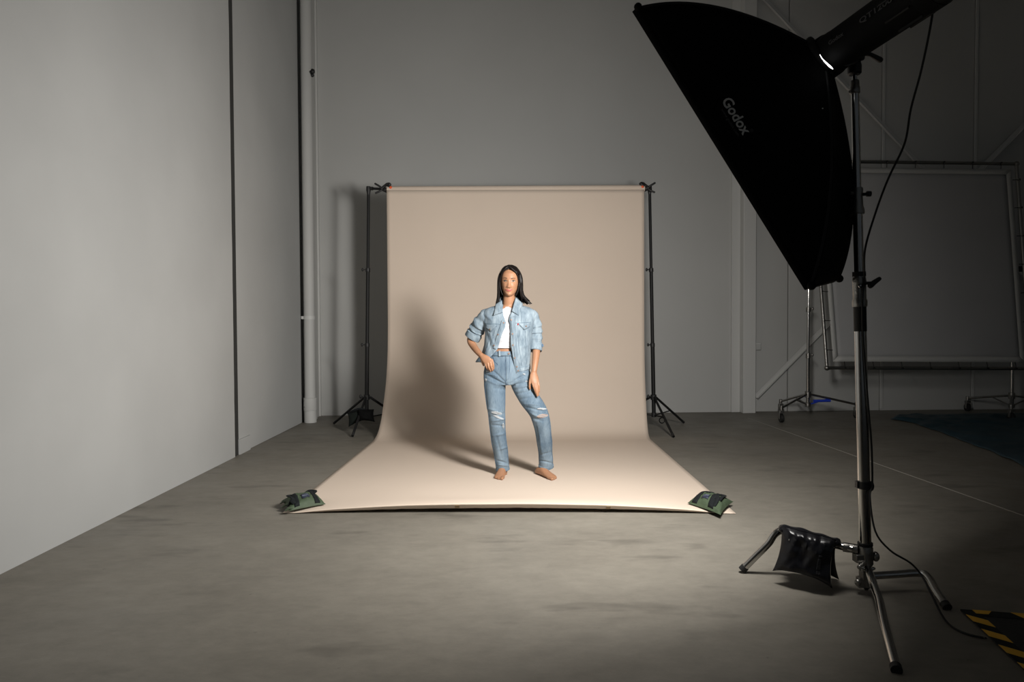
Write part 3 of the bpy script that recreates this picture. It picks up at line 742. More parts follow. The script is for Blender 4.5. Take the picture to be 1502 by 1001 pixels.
# ------------------------------------------------------------------ hazard mat
mc = fl(1408, 897); m1 = fl(1510, 993); m2 = fl(1560, 917)
d1 = nrm(np.array([m1[0]-mc[0], m1[1]-mc[1], 0])); d2 = np.array([-d1[1], d1[0], 0])
if d2@(m2-mc) < 0: d2 = -d2
mt_ = thing('floor_mat', 'black floor mat edged with yellow and black hazard tape at the lower right', 'mat', mc+d1*.6+d2*.45)
Lm, Wm = 1.2, .95
corners = [mc, mc+d1*Lm, mc+d1*Lm+d2*Wm, mc+d2*Wm]
obj('mat_sheet', MB().prism([np.append(c[:2], .0015) for c in corners], (0, 0, .006)), MATB, mt_, bevel=.002)
tw = .06; zt = .0078
def quad(pts, z=zt, h=.0012): return MB().prism([(p[0], p[1], z) for p in pts], (0, 0, h))
obj('tape_band', quad([mc, mc+d1*Lm, mc+d1*Lm+d2*tw, mc+d2*tw]), WEB, mt_, smooth=False)
obj('tape_band', quad([mc+d2*tw, mc+d2*Wm, mc+d2*Wm+d1*tw, mc+d2*tw+d1*tw]), WEB, mt_, smooth=False)
for k in range(9):
    s = .055+k*.132
    if s+.1 < Lm:
        a = mc+d1*s; obj('tape_stripe', quad([a+d1*.0, a+d1*.062, a+d1*.108+d2*tw, a+d1*.046+d2*tw], zt+.0013), YELLOW, mt_, smooth=False)
for k in range(6):
    s = .045+k*.14
    a = mc+d2*s; obj('tape_stripe', quad([a, a+d2*.07, a+d2*.045+d1*tw*.6, a-d2*.0+d1*tw*.6] if k == 0 else [a, a+d2*.075, a+d2*.105+d1*tw, a+d2*.03+d1*tw], zt+.0013), YELLOW, mt_, smooth=False)

# ------------------------------------------------------------------ blue tarpaulin
tp = [fl(1306, 615), fl(1345, 624), fl(1400, 643), fl(1455, 664), fl(1515, 692), fl(1620, 720), (8.2, 5.4, 0), (8.4, 8.2, 0), fl(1560, 606), fl(1430, 607), fl(1360, 610)]
m = MB(); n1, n2 = 60, 44; P = []
lo_e = spline([fl(1306, 615.5), fl(1345, 624), fl(1400, 643), fl(1455, 664), fl(1515, 692), fl(1600, 735)], 12); hi_e = spline([fl(1312, 612), fl(1360, 609), fl(1420, 608), fl(1500, 607.5), np.array([7.6, 8.5, 0]), np.array([8.4, 7.4, 0])], 12)
for i in range(len(lo_e)):
    r = []
    for j in range(n2+1):
        v = j/n2; p = lo_e[i]*(1-v)+hi_e[i]*v
        e = min(1, i/4)*min(1, min(v, 1-v)*8+.15)
        h = .012+.05*abs(noise.noise(Vector((p[0]*2.2, p[1]*3.0, 0))))+.03*abs(noise.noise(Vector((p[0]*6, p[1]*6, 2))))
        r.append((p[0]+.06*noise.noise(Vector((p[0]*4, p[1]*4, 7))), p[1]+.05*noise.noise(Vector((p[0]*4, p[1]*4, 9))), .006+h*e))
    P.append(r)
o = obj('tarpaulin', MB().grid(P), TARPM, solid=.003); tag(o, 'crumpled dark blue tarpaulin lying on the floor by the scrim frame', 'tarpaulin')

# ------------------------------------------------------------------ scrim frame
TLc, TRc = at(1190, 236.5, 8.30), at(1491, 240.5, 8.30)
BLc, BRc = at(1213, 540, 7.98), at(1513, 541, 7.98)
sf = thing('scrim_frame', 'large square tube frame stretched with grey diffusion cloth by the back wall', 'diffusion frame', ((BLc+BRc)/2)*np.array([1, 1, 1]))
for a, b in ((TLc, TRc), (BLc, BRc), (TLc, BLc), (TRc, BRc)):
    fr = obj('frame_tube', MB().tube([a, b], .0195, 16), CHROMED, sf)
for c in (TLc, TRc, BLc, BRc): obj('corner_joint', MB().ell(c, (.032, .03, .032), 12, 8), CHROMED, sf)
def FQ(u, v): return TLc*(1-u)*(1-v)+TRc*u*(1-v)+BLc*(1-u)*v+BRc*u*v
fn = nrm(np.cross(TRc-TLc, BLc-TLc));
if fn[1] > 0: fn = -fn
def inner(u, v, ins): return FQ(ins+(1-2*ins)*u, ins+(1-2*ins)*v)
P = [[inner(i/24, j/24, .042)+fn*.004*noise.noise(Vector((i*.3, j*.3, 1))) for i in range(25)] for j in range(25)]
obj('cloth', MB().grid(P), CLOTH, sf, solid=.002)
for (ua, va, ub, vb) in ((0, 0, 1, 0), (0, 1, 1, 1), (0, 0, 0, 1), (1, 0, 1, 1)):
    A = inner(ua, va, .030); B = inner(ub, vb, .030); C_ = inner(ub, vb, .056); D_ = inner(ua, va, .056)
    obj('cloth_hem', MB().grid([[A+(B-A)*t+fn*(.009+.003*noise.noise(Vector((t*9, ua, va)))) for t in np.linspace(0, 1, 25)], [D_+(C_-D_)*t+fn*.008 for t in np.linspace(0, 1, 25)]]), CLOTHE, sf, solid=.002)
tie0 = MB().tube([(0, 0, 0), (0, -.008, .03), (0, 0, .075)], .0045, 6).ell((0, -.02, .0), (.009, .009, .009), 8, 6).tube([(-.012, -.018, -.004), (.012, -.018, -.004)], .0045, 6)
tme = None; nt_ = 7
for side in range(4):
    for k in range(nt_):
        t = (k+.6)/(nt_+.2)
        if side == 0: p = FQ(t, 0); d = FQ(t, 1)-p
        elif side == 1: p = FQ(t, 1); d = FQ(t, 0)-p
        elif side == 2: p = FQ(0, t); d = FQ(1, t)-p
        else: p = FQ(1, t); d = FQ(0, t)-p
        if tme is None:
            o = obj('tie', tie0, BLACKP, sf); V0 = origin_of(sf); o.data.transform(Matrix.Translation(Vector(V0))); tme = o.data
        else: o = bpy.data.objects.new('tie', tme); COL.objects.link(o); o.parent = sf
        d = nrm(d); f_ = np.cross(d, fn); R = Matrix(((f_[0], -fn[0], d[0]), (f_[1], -fn[1], d[1]), (f_[2], -fn[2], d[2]))).to_4x4()
        R.translation = Vector(p+fn*.016-origin_of(sf)); o.matrix_local = R
def roller_stand(label, ptop, hub_px, hub_py, Y, casters, blue=False, vis_top=None):
    hub = at(hub_px, hub_py, Y); base = np.array([hub[0], hub[1], 0]); top = np.array([hub[0], hub[1], ptop])
    t = thing('roller_stand', label, 'stand', base, 'rolling stands of the scrim frame')
    L = lambda z: base+(top-base)*(z/ptop)
    obj('pole', MB().tube([L(hub[2]-.12), L(.78)], .022, 16), CHROME, t)
    obj('pole', MB().tube([L(.78), L(1.35)], .0175, 16), CHROME, t)
    obj('pole', MB().tube([L(1.35), L(ptop)], .014, 16), CHROME, t)
    for z in (.78, 1.35):
        cl = obj('collar', MB().tube([L(z-.03), L(z+.03)], .028, 16), CHROMED, t, bevel=.004)
        obj('t_handle', MB().tube([L(z), L(z)+np.array([.04, -.02, .01])], .007, 8).ell(L(z)+np.array([.045, -.02, .012]), (.012, .010, .018)), CHROMED, cl)
    obj('hub', MB().tube([L(hub[2]-.03), L(hub[2]+.05)], .036, 16), CHROMED, t, bevel=.005)
    obj('lower_hub', MB().tube([L(hub[2]-.14), L(hub[2]-.09)], .034, 16), CHROMED, t, bevel=.005)
    obj('clamp_head', MB().tube([L(ptop-.05), L(ptop+.04)], .03, 16).box(L(ptop)+np.array([.03, -.03, 0]), (.08, .06, .07)), BLACKM, t, bevel=.004)
    for i, (cx_, cy_) in enumerate(casters):
        c = np.array([cx_, cy_, 0]); d = nrm(c-base); cap = c+np.array([0, 0, .175])
        s0 = L(hub[2]+.01)+d*.03; lg = obj('leg', MB().tube([s0, s0+(cap-s0)*.5, cap-d*.01], .0135, 12), CHROME, t)
        obj('strut', MB().tube([L(hub[2]-.11)+d*.03, s0+(cap-s0)*.42], .0085, 8), BLUET if (blue and i == 2) else CHROMED, t, )
        cs_ = obj('caster', MB().tube([cap+np.array([0, 0, .025]), cap-np.array([0, 0, .03])], .02, 12).box(c+np.array([0, 0, .125]), (.05, .05, .03)).box(c+np.array([-.026, 0, .085]), (.005, .035, .08)).box(c+np.array([.026, 0, .085]), (.005, .035, .08)), CHROMED, t, bevel=.002)
        w = MB().tube([c+np.array([-.018, 0, .0525]), c+np.array([.018, 0, .0525])], .052, 24); obj('wheel', w, RUBBER, cs_, bevel=.005)
        obj('wheel_hub', MB().tube([c+np.array([-.022, 0, .0525]), c+np.array([.022, 0, .0525])], .018, 12), CHROME, cs_)
    return t
rc = [tuple(fl(1146, 620)[:2]), tuple(fl(1145, 608.5)[:2]), tuple(fl(1256, 614)[:2])]
t = roller_stand('chrome rolling stand left of the scrim frame with blue tape on one strut', at(1187, 395, 8.32)[2], 1185, 580, 8.36, rc, True)
h = at(1185, 588, 8.30)
obj('blue_tape_wrap', MB().tube([at(1193, 588.5, 8.36), at(1218, 588, 8.34)], .017, 10), BLUET, t)
rc = [tuple(fl(1483, 618)[:2]), tuple(fl(1419, 603.5)[:2]), tuple(fl(1545, 608)[:2])]
roller_stand('chrome rolling stand behind the right side of the scrim frame', at(1489, 395, 8.4)[2], 1484, 582, 8.42, rc)

# ------------------------------------------------------------------ the woman
YB = 5.28
wo = thing('person', 'woman in light denim jacket, white top and ripped blue jeans standing barefoot on the paper', 'person', (.20, 5.25, 0.004))
def P3(px, py, Y=YB): return at(px, py, Y)
PXM = YB/FPX                       # metres per pixel at her depth
def interp(tab, y):
    a = np.array(tab, float); return [float(np.interp(y, a[:, 0], a[:, i])) for i in range(1, a.shape[1])]
def sq(c, e): return math.copysign(abs(c)**e, c)
def section(py, xl, xr, ry, Yc=YB, n=40, ex=.9, yback=None):
    c = P3((xl+xr)/2, py, Yc); rx = (xr-xl)/2*Yc/FPX; out = []
    for k in range(n):
        a = 2*PI*k/n; s = math.sin(a); rr = ry if s < 0 else (yback or ry)
        out.append(c+np.array([rx*sq(math.cos(a), ex), rr*sq(s, ex), 0]))
    return out
def loft(tab, n=40, step=2.0, Yc=YB, ex=.9, fn=None):
    a = np.array(tab, float); ys = np.arange(a[0, 0], a[-1, 0]+.01, step); rows = []
    for y in ys:
        r = [float(np.interp(y, a[:, 0], a[:, i])) for i in range(1, a.shape[1])]
        yc = r[3] if len(r) > 3 else Yc
        rows.append(section(y, r[0], r[1], r[2], yc, n, ex))
    return rows
def solid(rows):
    m = MB(); m.grid(rows, True); n = len(rows[0]); L = len(rows)
    m.f.append(tuple(range(n-1, -1, -1))); m.f.append(tuple((L-1)*n+k for k in range(n))); return m
def join(*ms):
    r = MB()
    for m in ms: r.add(m.v, m.f)
    return r
def limb(pts, radpx, n=18, per=5, **kw):
    """pts: (px,py,Y) ; radii in px, scalar or (a,b)"""
    w = [P3(*p) for p in pts]; sp = spline(w, per)
    rr = []
    for i in range(len(sp)):
        t = i/per; k = min(int(t), len(radpx)-2); f_ = t-k
        a, b = radpx[k], radpx[k+1]
        if np.isscalar(a) != np.isscalar(b) or any(not np.isscalar(q) for q in radpx): a = (a, a) if np.isscalar(a) else a; b = (b, b) if np.isscalar(b) else b
        if np.isscalar(a): rr.append((a*(1-f_)+b*f_)*PXM)
        else: rr.append(((a[0]*(1-f_)+b[0]*f_)*PXM, (a[1]*(1-f_)+b[1]*f_)*PXM))
    return MB().tube(sp, rr, n, **kw)

# --- head
HC = P3(748, 413.5, 5.265); HTURN = math.radians(-5); HTILT = math.radians(-2.0)
wz = [(-.117, .004), (-.110, .024), (-.098, .0375), (-.080, .0490), (-.058, .0590), (-.03, .064), (0, .068), (.03, .070), (.06, .065), (.085, .051), (.103, .033), (.114, .004)]
fz = [(-.117, .052), (-.110, .070), (-.098, .079), (-.080, .081), (-.058, .082), (-.03, .084), (0, .085), (.03, .090), (.06, .083), (.085, .062), (.103, .038), (.114, .004)]
bz = [(-.117, -.02), (-.110, -.005), (-.098, .01), (-.080, .022), (-.058, .045), (-.03, .075), (0, .092), (.03, .098), (.06, .090), (.085, .070), (.103, .040), (.114, .004)]
def g2(x, z, cx, cz, sx, sz): return math.exp(-((x-cx)/sx)**2-((z-cz)/sz)**2)
def facebump(x, z):
    d = 0; z = z+.0075 if z > -.09 else z+.0075*max(0, (z+.12)/.03)
    nz = (.012-z)/.05          # nose 0 at bridge .. 1 at tip
    if -.2 < nz < 1.3:
        amp = .004+.018*max(0, min(nz, 1))**1.3 if nz <= 1 else .022*max(0, 1-(nz-1)/.22)
        if nz < 0: amp = .004*(1+nz/.2)
        wdt = .0085+.006*max(0, min(nz, 1))**2
        d += amp*math.exp(-(x/wdt)**2)
    d += .005*(g2(x, z, -.012, -.036, .007, .007)+g2(x, z, .012, -.036, .007, .007))
    d -= .007*(g2(x, z, -.031, .009, .016, .011)+g2(x, z, .031, .009, .016, .011))
    d += .003*(g2(x, z, -.03, .027, .02, .008)+g2(x, z, .03, .027, .02, .008))
    d += .005*(g2(x, z, -.038, -.028, .02, .02)+g2(x, z, .038, -.028, .02, .02))
    d += .005*g2(x, z, 0, -.062, .024, .012) - .003*g2(x, z, 0, -.079, .02, .006) + .005*g2(x, z, 0, -.098, .02, .013)
    return d
def headloc(x, y, z):              # y forward (towards the camera)
    c, s = math.cos(HTURN), math.sin(HTURN); x2 = x*c+y*s; y2 = -x*s+y*c
    ct, st_ = math.cos(HTILT), math.sin(HTILT); x3 = x2*ct-z*st_; z3 = x2*st_+z*ct
    return HC+np.array([x3, -y2, z3])
def face_y(x, z):
    w = np.interp(z, *zip(*wz)); f_ = np.interp(z, *zip(*fz)); q = min(.999, abs(x/w)); c = math.asin(q**(1/.92)) if q < 1 else PI/2
    return f_*math.cos(c)**.92+facebump(x, z)
def headmesh(grow=0.0, nz=64, na=72):
    rows = []
    for i in range(nz+1):
        z = -.117+.231*(.5-.5*math.cos(PI*i/nz)); w = np.interp(z, *zip(*wz))+grow; f_ = np.interp(z, *zip(*fz))+grow; b = np.interp(z, *zip(*bz))+grow; row = []
        for k in range(na):
            a = 2*PI*k/na; x = w*sq(math.sin(a), .92); c = math.cos(a)
            y = (f_*sq(c, .92)+facebump(x, z)*max(0, c)**.3 if c > 0 else -b*abs(c)**.92*1.0)
            row.append(headloc(x, y, z*(1+grow/.114)))
        rows.append(row)
    return rows
body = solid(headmesh())
for s in (-1, 1):
    body.ell(headloc(s*.070, -.006, -.016), (.008, .018, .030), 14, 10)
# neck and torso
body.add(*(lambda m: (m.v, m.f))(limb([(747.5, 424, 5.275), (747, 436, 5.275), (746.5, 446, 5.285), (746, 456, 5.295)], [9.6, 8.8, 9.1, 12.2], 24, 5)))
tors = [(446, 741, 752, .045), (449, 735, 759, .052), (452, 727, 767, .058), (456, 719, 776, .064), (464, 714.5, 779, .080), (474, 716, 777, .094), (480, 718, 774, .100), (488, 720, 771, .096), (498, 722, 767, .086), (510, 723, 764, .078), (518, 720, 767, .080), (530, 714, 773, .092), (545, 712, 775, .100), (558, 712, 778, .098)]
tm = solid(loft(tors, 40, 1.5, 5.29)); body.add(tm.v, tm.f)
LL = [(725.5, 545, 5.29), (726, 565, 5.28), (727.5, 590, 5.26), (729, 608, 5.25), (731.5, 640, 5.29), (735.5, 668, 5.33), (737.8, 688, 5.345), (738.2, 696, 5.35)]
RL = [(762, 545, 5.29), (767, 563, 5.27), (777, 586, 5.23), (790.5, 608, 5.19), (797, 640, 5.24), (799, 668, 5.30), (799.6, 686, 5.325), (798.5, 693, 5.33)]
leg_r = [13.5, 13.5, 11, 9.2, 8.6, 6.6, 5.4, 5.8]
for L_ in (LL, RL):
    q = limb(L_, leg_r, 20, 5); body.add(q.v, q.f)
# feet
def foot(heel, ball, ankle, w, toes_dir, big_side):
    """heel, ball floor points (x,y); big_side = +1 if big toe is on the +perp side"""
    z0 = .0045; m = MB(); heel = np.array([*heel, 0.]); ball = np.array([*ball, 0.]); d = nrm(ball-heel); p = np.array([-d[1], d[0], 0]); L = np.linalg.norm(ball-heel)
    pts = [heel-d*.012+np.array([0, 0, z0+.022]), heel+d*.02+np.array([0, 0, z0+.032]), heel+d*L*.38+np.array([0, 0, z0+.038]), heel+d*L*.7+np.array([0, 0, z0+.026]), ball+np.array([0, 0, z0+.017]), ball+d*.022+np.array([0, 0, z0+.012])]
    rad = [(.020, .020), (.030, .028), (.036, .030), (.025, .036), (.0155, .041), (.010, .036)]
    m.tube(spline(pts, 5), [tuple(np.array([np.interp(i/5, range(6), [r[0] for r in rad]), np.interp(i/5, range(6), [r[1] for r in rad])])) for i in range(26)], 18, up=(0, 0, 1), round_=True)
    m.tube(spline([ankle, ankle*.45+(heel+d*L*.25+np.array([0, 0, .045]))*.55, heel+d*L*.45+np.array([0, 0, z0+.04])], 5), [.033]*5+[.032]*5+[.026], 18, round_=True)
    lens = [.046, .040, .035, .029, .023]; rr = [.0115, .0082, .0078, .0074, .0070]; offs = [.030, .0125, -.0015, -.0150, -.0275]
    for k in range(5):
        o_ = p*big_side*offs[k]; b0 = ball+o_+d*(.004-.008*(k > 2))+np.array([0, 0, z0+.012]); e = b0+d*lens[k]+np.array([0, 0, rr[k]+z0*1.0-.0005-(z0+.012)+.000])+p*big_side*(-.002)
        m.tube([b0, b0*.45+e*.55+np.array([0, 0, .003]), e], [rr[k]*1.05, rr[k], rr[k]], 12, round_=True)
    return m
a_l = P3(738.2, 692, 5.35); a_r = P3(798.5, 691, 5.33)
f = foot((a_l[0]+.004, a_l[1]+.030), (-.018, 5.215), a_l, 0, 0, 1); body.add(f.v, f.f)
f = foot((a_r[0]-.022, a_r[1]+.025), (.345, 5.155), a_r, 0, 0, 1) if False else foot((.284, 5.352), (.378, 5.188), a_r, 0, 0, -1); body.add(f.v, f.f)
# arms
AL = [(718.5, 463, 5.29), (708, 470, 5.31), (698, 486, 5.36), (690.5, 498.5, 5.365), (694.5, 508, 5.325), (701, 516.5, 5.25), (706.5, 522.5, 5.205)]
q = limb(AL, [7.2, 7.8, 6.2, 5.7, 5.4, 4.6, (3.6, 4.2)], 18, 5, round_=True); body.add(q.v, q.f)
AR = [(776, 463, 5.29), (784, 472, 5.30), (786.5, 492, 5.31), (787, 506, 5.29), (786.3, 520, 5.25), (784.4, 536, 5.205), (783.2, 546, 5.185)]
q = limb(AR, [7.2, 7.6, 6.4, 6.0, 5.7, 4.7, 4.0], 18, 5, round_=True); body.add(q.v, q.f)
# left hand of the picture, on the hip
def finger(pts, r0, r1):
    w = spline([P3(*p) for p in pts], 4); n_ = len(w)
    return MB().tube(w, [r0+(r1-r0)*i/(n_-1) for i in range(n_)], 12, round_=True)
pal = MB().tube(spline([P3(706, 521.5, 5.207), P3(710.5, 525.5, 5.186), P3(715.5, 530, 5.176), P3(718.5, 533, 5.180)], 4), [(.020, .017), (.021, .017), (.023, .016), (.026, .0155), (.029, .015), (.031, .0145), (.033, .014), (.034, .0135), (.034, .013), (.034, .0125), (.034, .012), (.033, .011), (.031, .010)], 18, up=nrm(P3(722, 527, 5.2)-P3(711, 534, 5.215)), round_=True)
body.add(pal.v, pal.f)
DY = -.028
for pts in ([(712, 531, 5.215), (712.8, 536, 5.206), (714.4, 540, 5.209), (716.2, 542.6, 5.222)],
            [(715.4, 531, 5.206), (716.2, 536.5, 5.194), (717.6, 541, 5.198), (719.6, 544.4, 5.214)],
            [(718.8, 530, 5.203), (720.0, 536, 5.190), (721.2, 540.5, 5.194), (722.4, 543.8, 5.210)],
            [(721.6, 528, 5.207), (723.1, 533, 5.196), (723.9, 537.5, 5.198), (724.2, 541.2, 5.212)]):
    q = finger([(a_, b_, c_+DY) for a_, b_, c_ in pts], .0086, .0068); body.add(q.v, q.f)
q = finger([(706.5, 525, 5.21), (707, 529, 5.225), (708, 533, 5.25), (709.5, 536, 5.275)], .010, .0085); body.add(q.v, q.f)
# right hand of the picture, resting on the thigh
pal = MB().tube(spline([P3(783.2, 545, 5.187), P3(783, 551, 5.172), P3(784, 557, 5.158), P3(785.2, 562.5, 5.150)], 4), [(.022, .016), (.023, .016), (.025, .0155), (.028, .015), (.031, .015), (.033, .0145), (.034, .014), (.034, .0135), (.0335, .013), (.033, .0125), (.032, .012), (.031, .011), (.028, .010)], 18, up=(1, .15, 0), round_=True)
body.add(pal.v, pal.f)
for pts, r in (([(780.6, 561, 5.150), (782.6, 567, 5.140), (784.6, 572.5, 5.138), (786.2, 577.5, 5.142)], .0082),
            ([(783.8, 562, 5.147), (785.4, 568.5, 5.136), (786.9, 575, 5.134), (788.2, 581, 5.140)], .0086),
            ([(786.8, 561.5, 5.149), (788.2, 568, 5.139), (788.9, 574.5, 5.137), (789.4, 580, 5.144)], .0082),
            ([(789.3, 560, 5.156), (790.6, 565.5, 5.150), (790.8, 571, 5.150), (790.6, 575.5, 5.155)], .0074),
            ([(780, 550, 5.172), (777.8, 557, 5.158), (776.9, 564, 5.152), (777.2, 570.5, 5.156)], .0090)):
    q = finger(pts, r*1.05, r*.86); body.add(q.v, q.f)
bo = obj('body', body, SKIN, wo, fix=False); voxel(bo, .0031, 3, .45)

# face details
def fp(x, z, off=0.0):
    z = z-.0075; return headloc(x, face_y(x, z)+off, z)
for s in (-1, 1):
    ex = .0305*s
    g = []
    for i in range(11):
        u = -1+2*i/10; hh = .0041*(1-u*u)**.7+.0001; tilt = .0016*u*s
        g.append([fp(ex+u*.0145, .0085+tilt-hh*.85+hh*2*v*.95, .0016+.0022*(1-u*u)) for v in (0, .33, .66, 1)])
    ey = obj('eye', MB().grid(g), EYEW, wo)
    c = fp(ex-.001, .0092, .0048); ring_ = [c+np.array([.0058*math.cos(a), -.0006, .0058*math.sin(a)*.68]) for a in np.linspace(0, 2*PI, 13)[:-1]]
    obj('iris', MB().prism(ring_, (0, .003, 0)), EYEI, ey)
    lid = [fp(ex+u*.0158, .0092+.0016*u*s+.0047*(1-u*u)**.7, .0040+.001*(1-u*u)) for u in np.linspace(-1, 1, 9)]
    obj('lashes', MB().tube(lid, [.0007, .0011, .0014, .0015, .0015, .0015, .0015, .0012, .0008], 6), EYEI, ey)
    lid = [fp(ex+u*.015, .0078+.0016*u*s-.0038*(1-u*u)**.7, .0034) for u in np.linspace(-1, 1, 9)]
    obj('lower_lid', MB().tube(lid, .0007, 6), BROW, ey)
    bw_ = [fp(s*(.016+.030*t), .0275+.0050*math.sin(t*PI*.75)-.002*t, .0012) for t in np.linspace(0, 1, 9)]
    obj('eyebrow', MB().tube(bw_, [(.0026, .0012), (.0028, .0012), (.0028, .0012), (.0026, .0012), (.0024, .0012), (.002, .001), (.0017, .001), (.0013, .001), (.0006, .0006)], 8, up=(0, 0, 1)), BROW, wo)
up_l = [fp(x, -.0605-.0012*math.cos(x/.024*PI*2)*.8+.0062*(abs(x)/.024)**2, .0010) for x in np.linspace(-.0265, .0265, 13)]
lo_l = [fp(x, -.0682+.0098*(abs(x)/.024)**2, .0012) for x in np.linspace(-.0245, .0245, 13)]
mr = [.4+.6*math.sin(PI*i/12)**.7 for i in range(13)]
lp_ = obj('lips', MB().tube(up_l, [(.0028*r, .0028*r) for r in mr], 8, up=(0, 0, 1)).tube(lo_l, [(.0036*r, .0034*r) for r in mr], 8, up=(0, 0, 1)), LIPM, wo)
ml = [fp(x, -.0642+.0078*(abs(x)/.025)**2, .0036) for x in np.linspace(-.0275, .0275, 13)]
obj('mouth_line', MB().tube(ml, .0007, 6), mat('lip_line', (.16, .04, .035), .5), lp_)
obj('nostrils', MB().ell(fp(-.0075, -.0475, .001), (.0028, .002, .0015), 8, 5).ell(fp(.0075, -.0475, .001), (.0028, .002, .0015), 8, 5), mat('nostril', (.12, .045, .03), .8), wo)

# --- hair
hm = MB()
# cap over the skull
rows = headmesh(.013, 40, 60)
cap = [r for i, r in enumerate(rows)]
fcs = []
for i in range(len(cap)-1):
    for k in range(60):
        z = -.117+.231*(.5-.5*math.cos(PI*(i+.5)/40)); a = (k+.5)/60*360; a = a if a < 180 else a-360
        lim = 66 if z < .045 else 66*(1-((z-.045)/.040)**1.4) if z < .085 else -1
        if abs(a) > lim and z > -.095: fcs.append((i*60+k, i*60+(k+1) % 60, (i+1)*60+(k+1) % 60, (i+1)*60+k))
capm = MB(); capm.v = [tuple(p) for r in cap for p in r]; capm.f = fcs
hair = obj('hair', capm, HAIR, wo, solid=.006)
HCX = headloc(0, 0, 0)
def lock(side, phi, jit, endz, flick=0.0, r=.0115, start=84):
    pts = []; rad = []
    ph = math.radians(phi); ax_ = .085 if side < 0 else .088
    for e in (start, 68, 50, 32, 14, 0):
        er = math.radians(e); ay = .088 if phi < 90 else .102; az = .121
        x = side*ax_*math.cos(er)*math.sin(ph)+side*.004; y = ay*math.cos(er)*math.cos(ph); z = az*math.sin(er)-.004
        if e == start: x = side*.006-.012
        pts.append(headloc(x+jit*.3, y, z)); rad.append(r*(.75 if e > 60 else 1))
    p = pts[-1].copy(); xs_ = p[0]-HC[0]; yb = p[1]
    outl = {-1: -.104, 1: .100}[side]
    for k, t in enumerate((.2, .45, .7, .9, 1.0)):
        z = HC[2]+endz*t
        fr = math.sin(ph)
        xt = xs_*(1-t*.25)+outl*fr*t*.27+jit*t
        xx_ = HC[0]+xt+flick*max(0, t-.55)**1.5*3.2
        yy2 = yb+(.012 if phi > 90 else .030)*t
        pts.append(np.array([xx_, yy2, z])); rad.append(r*(1.05-.25*t) if t < .95 else r*.35)
    w = spline(pts, 4); rr = [np.interp(i/4, range(len(rad)), rad) for i in range(len(w))]
    return MB().tube(w, [(q, q*.8) for q in rr], 10, mod=lambda t_, th: 1+.10*math.sin(3*th+t_*9+jit*900))
strands = MB()
for side in (-1, 1):
    for k in range(30):
        phi = 66+k*3.95; jit = float(rng.uniform(-.004, .004)); fk = .0; ez = -.166+float(rng.uniform(-.016, .010))
        if side > 0:
            fk = float(np.interp(k, [0, 4, 9, 14, 29], [.02, .045, .075, .03, .01])); ez = float(np.interp(k, [0, 5, 10, 29], [-.135, -.158, -.168, -.165]))+float(rng.uniform(-.010, .010))
        else: fk = float(rng.uniform(-.012, .006))
        m = lock(side, phi, jit, ez, fk, .0078); strands.add(m.v, m.f)
        m = lock(side, phi+2, -jit*1.5, ez*float(rng.uniform(.9, 1.03)), fk*float(rng.uniform(.5, 1.2)), .0058); strands.add(m.v, m.f)
for side in (-1, 1):       # front locks sweeping from the parting along the forehead
    for k in range(4):
        a = [headloc(-.008+side*.004, .080-.012*k, .105-.004*k+.006), headloc(side*.028-.006, .083-.010*k, .092-.002*k), headloc(side*.052, .070-.01*k, .065), headloc(side*.066, .054-.01*k, .035), headloc(side*.0745, .040-.008*k, .0), headloc(side*.080, .028-.008*k, -.035), headloc(side*.083, .020-.008*k, -.07), headloc(side*.089, .008-.008*k, -.105), headloc(side*.096, -.006-.006*k, -.135-.006*k)]
        w = spline(a, 4); strands.tube(w, [(.0042+.0026*math.sin(PI*i/(len(w)-1)))*(1 if i < len(w)-3 else .4) for i in range(len(w))], 10)
obj('hair_locks', strands, HAIR, hair)

# --- top
def wrinkle(o, segs, amp_n=0.0, nsc=(9, 9, 9), face_only=True, rand=0.0):
    """push folds into a garment: segs = (px0,py0,px1,py1,width_px,amp_m)"""
    me = o.data; me.update(); org = origin_of(o); n = len(me.vertices)
    co = np.empty(n*3); me.vertices.foreach_get('co', co); co = co.reshape(-1, 3); no = np.empty(n*3); me.vertex_normals.foreach_get('vector', no); no = no.reshape(-1, 3)
    w = co+org; d = w-CAM; z = d@Fv; px = CX+FPX*(d@R2)/z; py = CY-FPX*(d@U2)/z
    disp = np.zeros(n); front = np.clip(-no[:, 1]*3+.2, 0, 1)
    for (x0, y0, x1, y1, wd, am) in segs:
        ex_, ey_ = x1-x0, y1-y0; L2 = ex_*ex_+ey_*ey_; t = np.clip(((px-x0)*ex_+(py-y0)*ey_)/L2, 0, 1)
        dist2 = (px-x0-t*ex_)**2+(py-y0-t*ey_)**2
        disp += am*1.45*np.exp(-dist2/(wd*wd))*front*(np.sin(PI*np.clip(t, .08, .92))**.5)
    if amp_n:
        for i in range(n): disp[i] += amp_n*noise.noise(Vector((w[i, 0]*nsc[0], w[i, 1]*nsc[1], w[i, 2]*nsc[2])))
    co = co+no*disp[:, None]; me.vertices.foreach_set('co', co.ravel()); me.update()
teet = [(450.5, 737.5, 751.5, .052), (453, 733, 760, .062), (457, 717, 775, .073), (464, 716, 777, .086), (474, 717.5, 775.5, .100), (480, 718.5, 773.5, .105), (488, 720.5, 771, .101), (498, 722, 767.5, .092), (510.5, 722.5, 765.5, .086)]
tee = obj('top', MB().grid(loft(teet, 56, 1.0, 5.288), True), TEE, wo, solid=.003)
wrinkle(tee, [(732, 489, 752, 486, 1.5, .004), (730, 494, 751, 492, 1.3, .004), (732, 499, 750, 501, 1.4, .003), (736, 483, 750, 479, 1.5, -.003), (740, 462, 746, 475, 1.6, .003)], .004, (18, 5, 40))
obj('neck_rib', MB().tube(section(451, 737.2, 752.2, .053, 5.288, 40)+[section(451, 737.2, 752.2, .053, 5.288, 40)[0]], .0028, 8), TEE, tee)
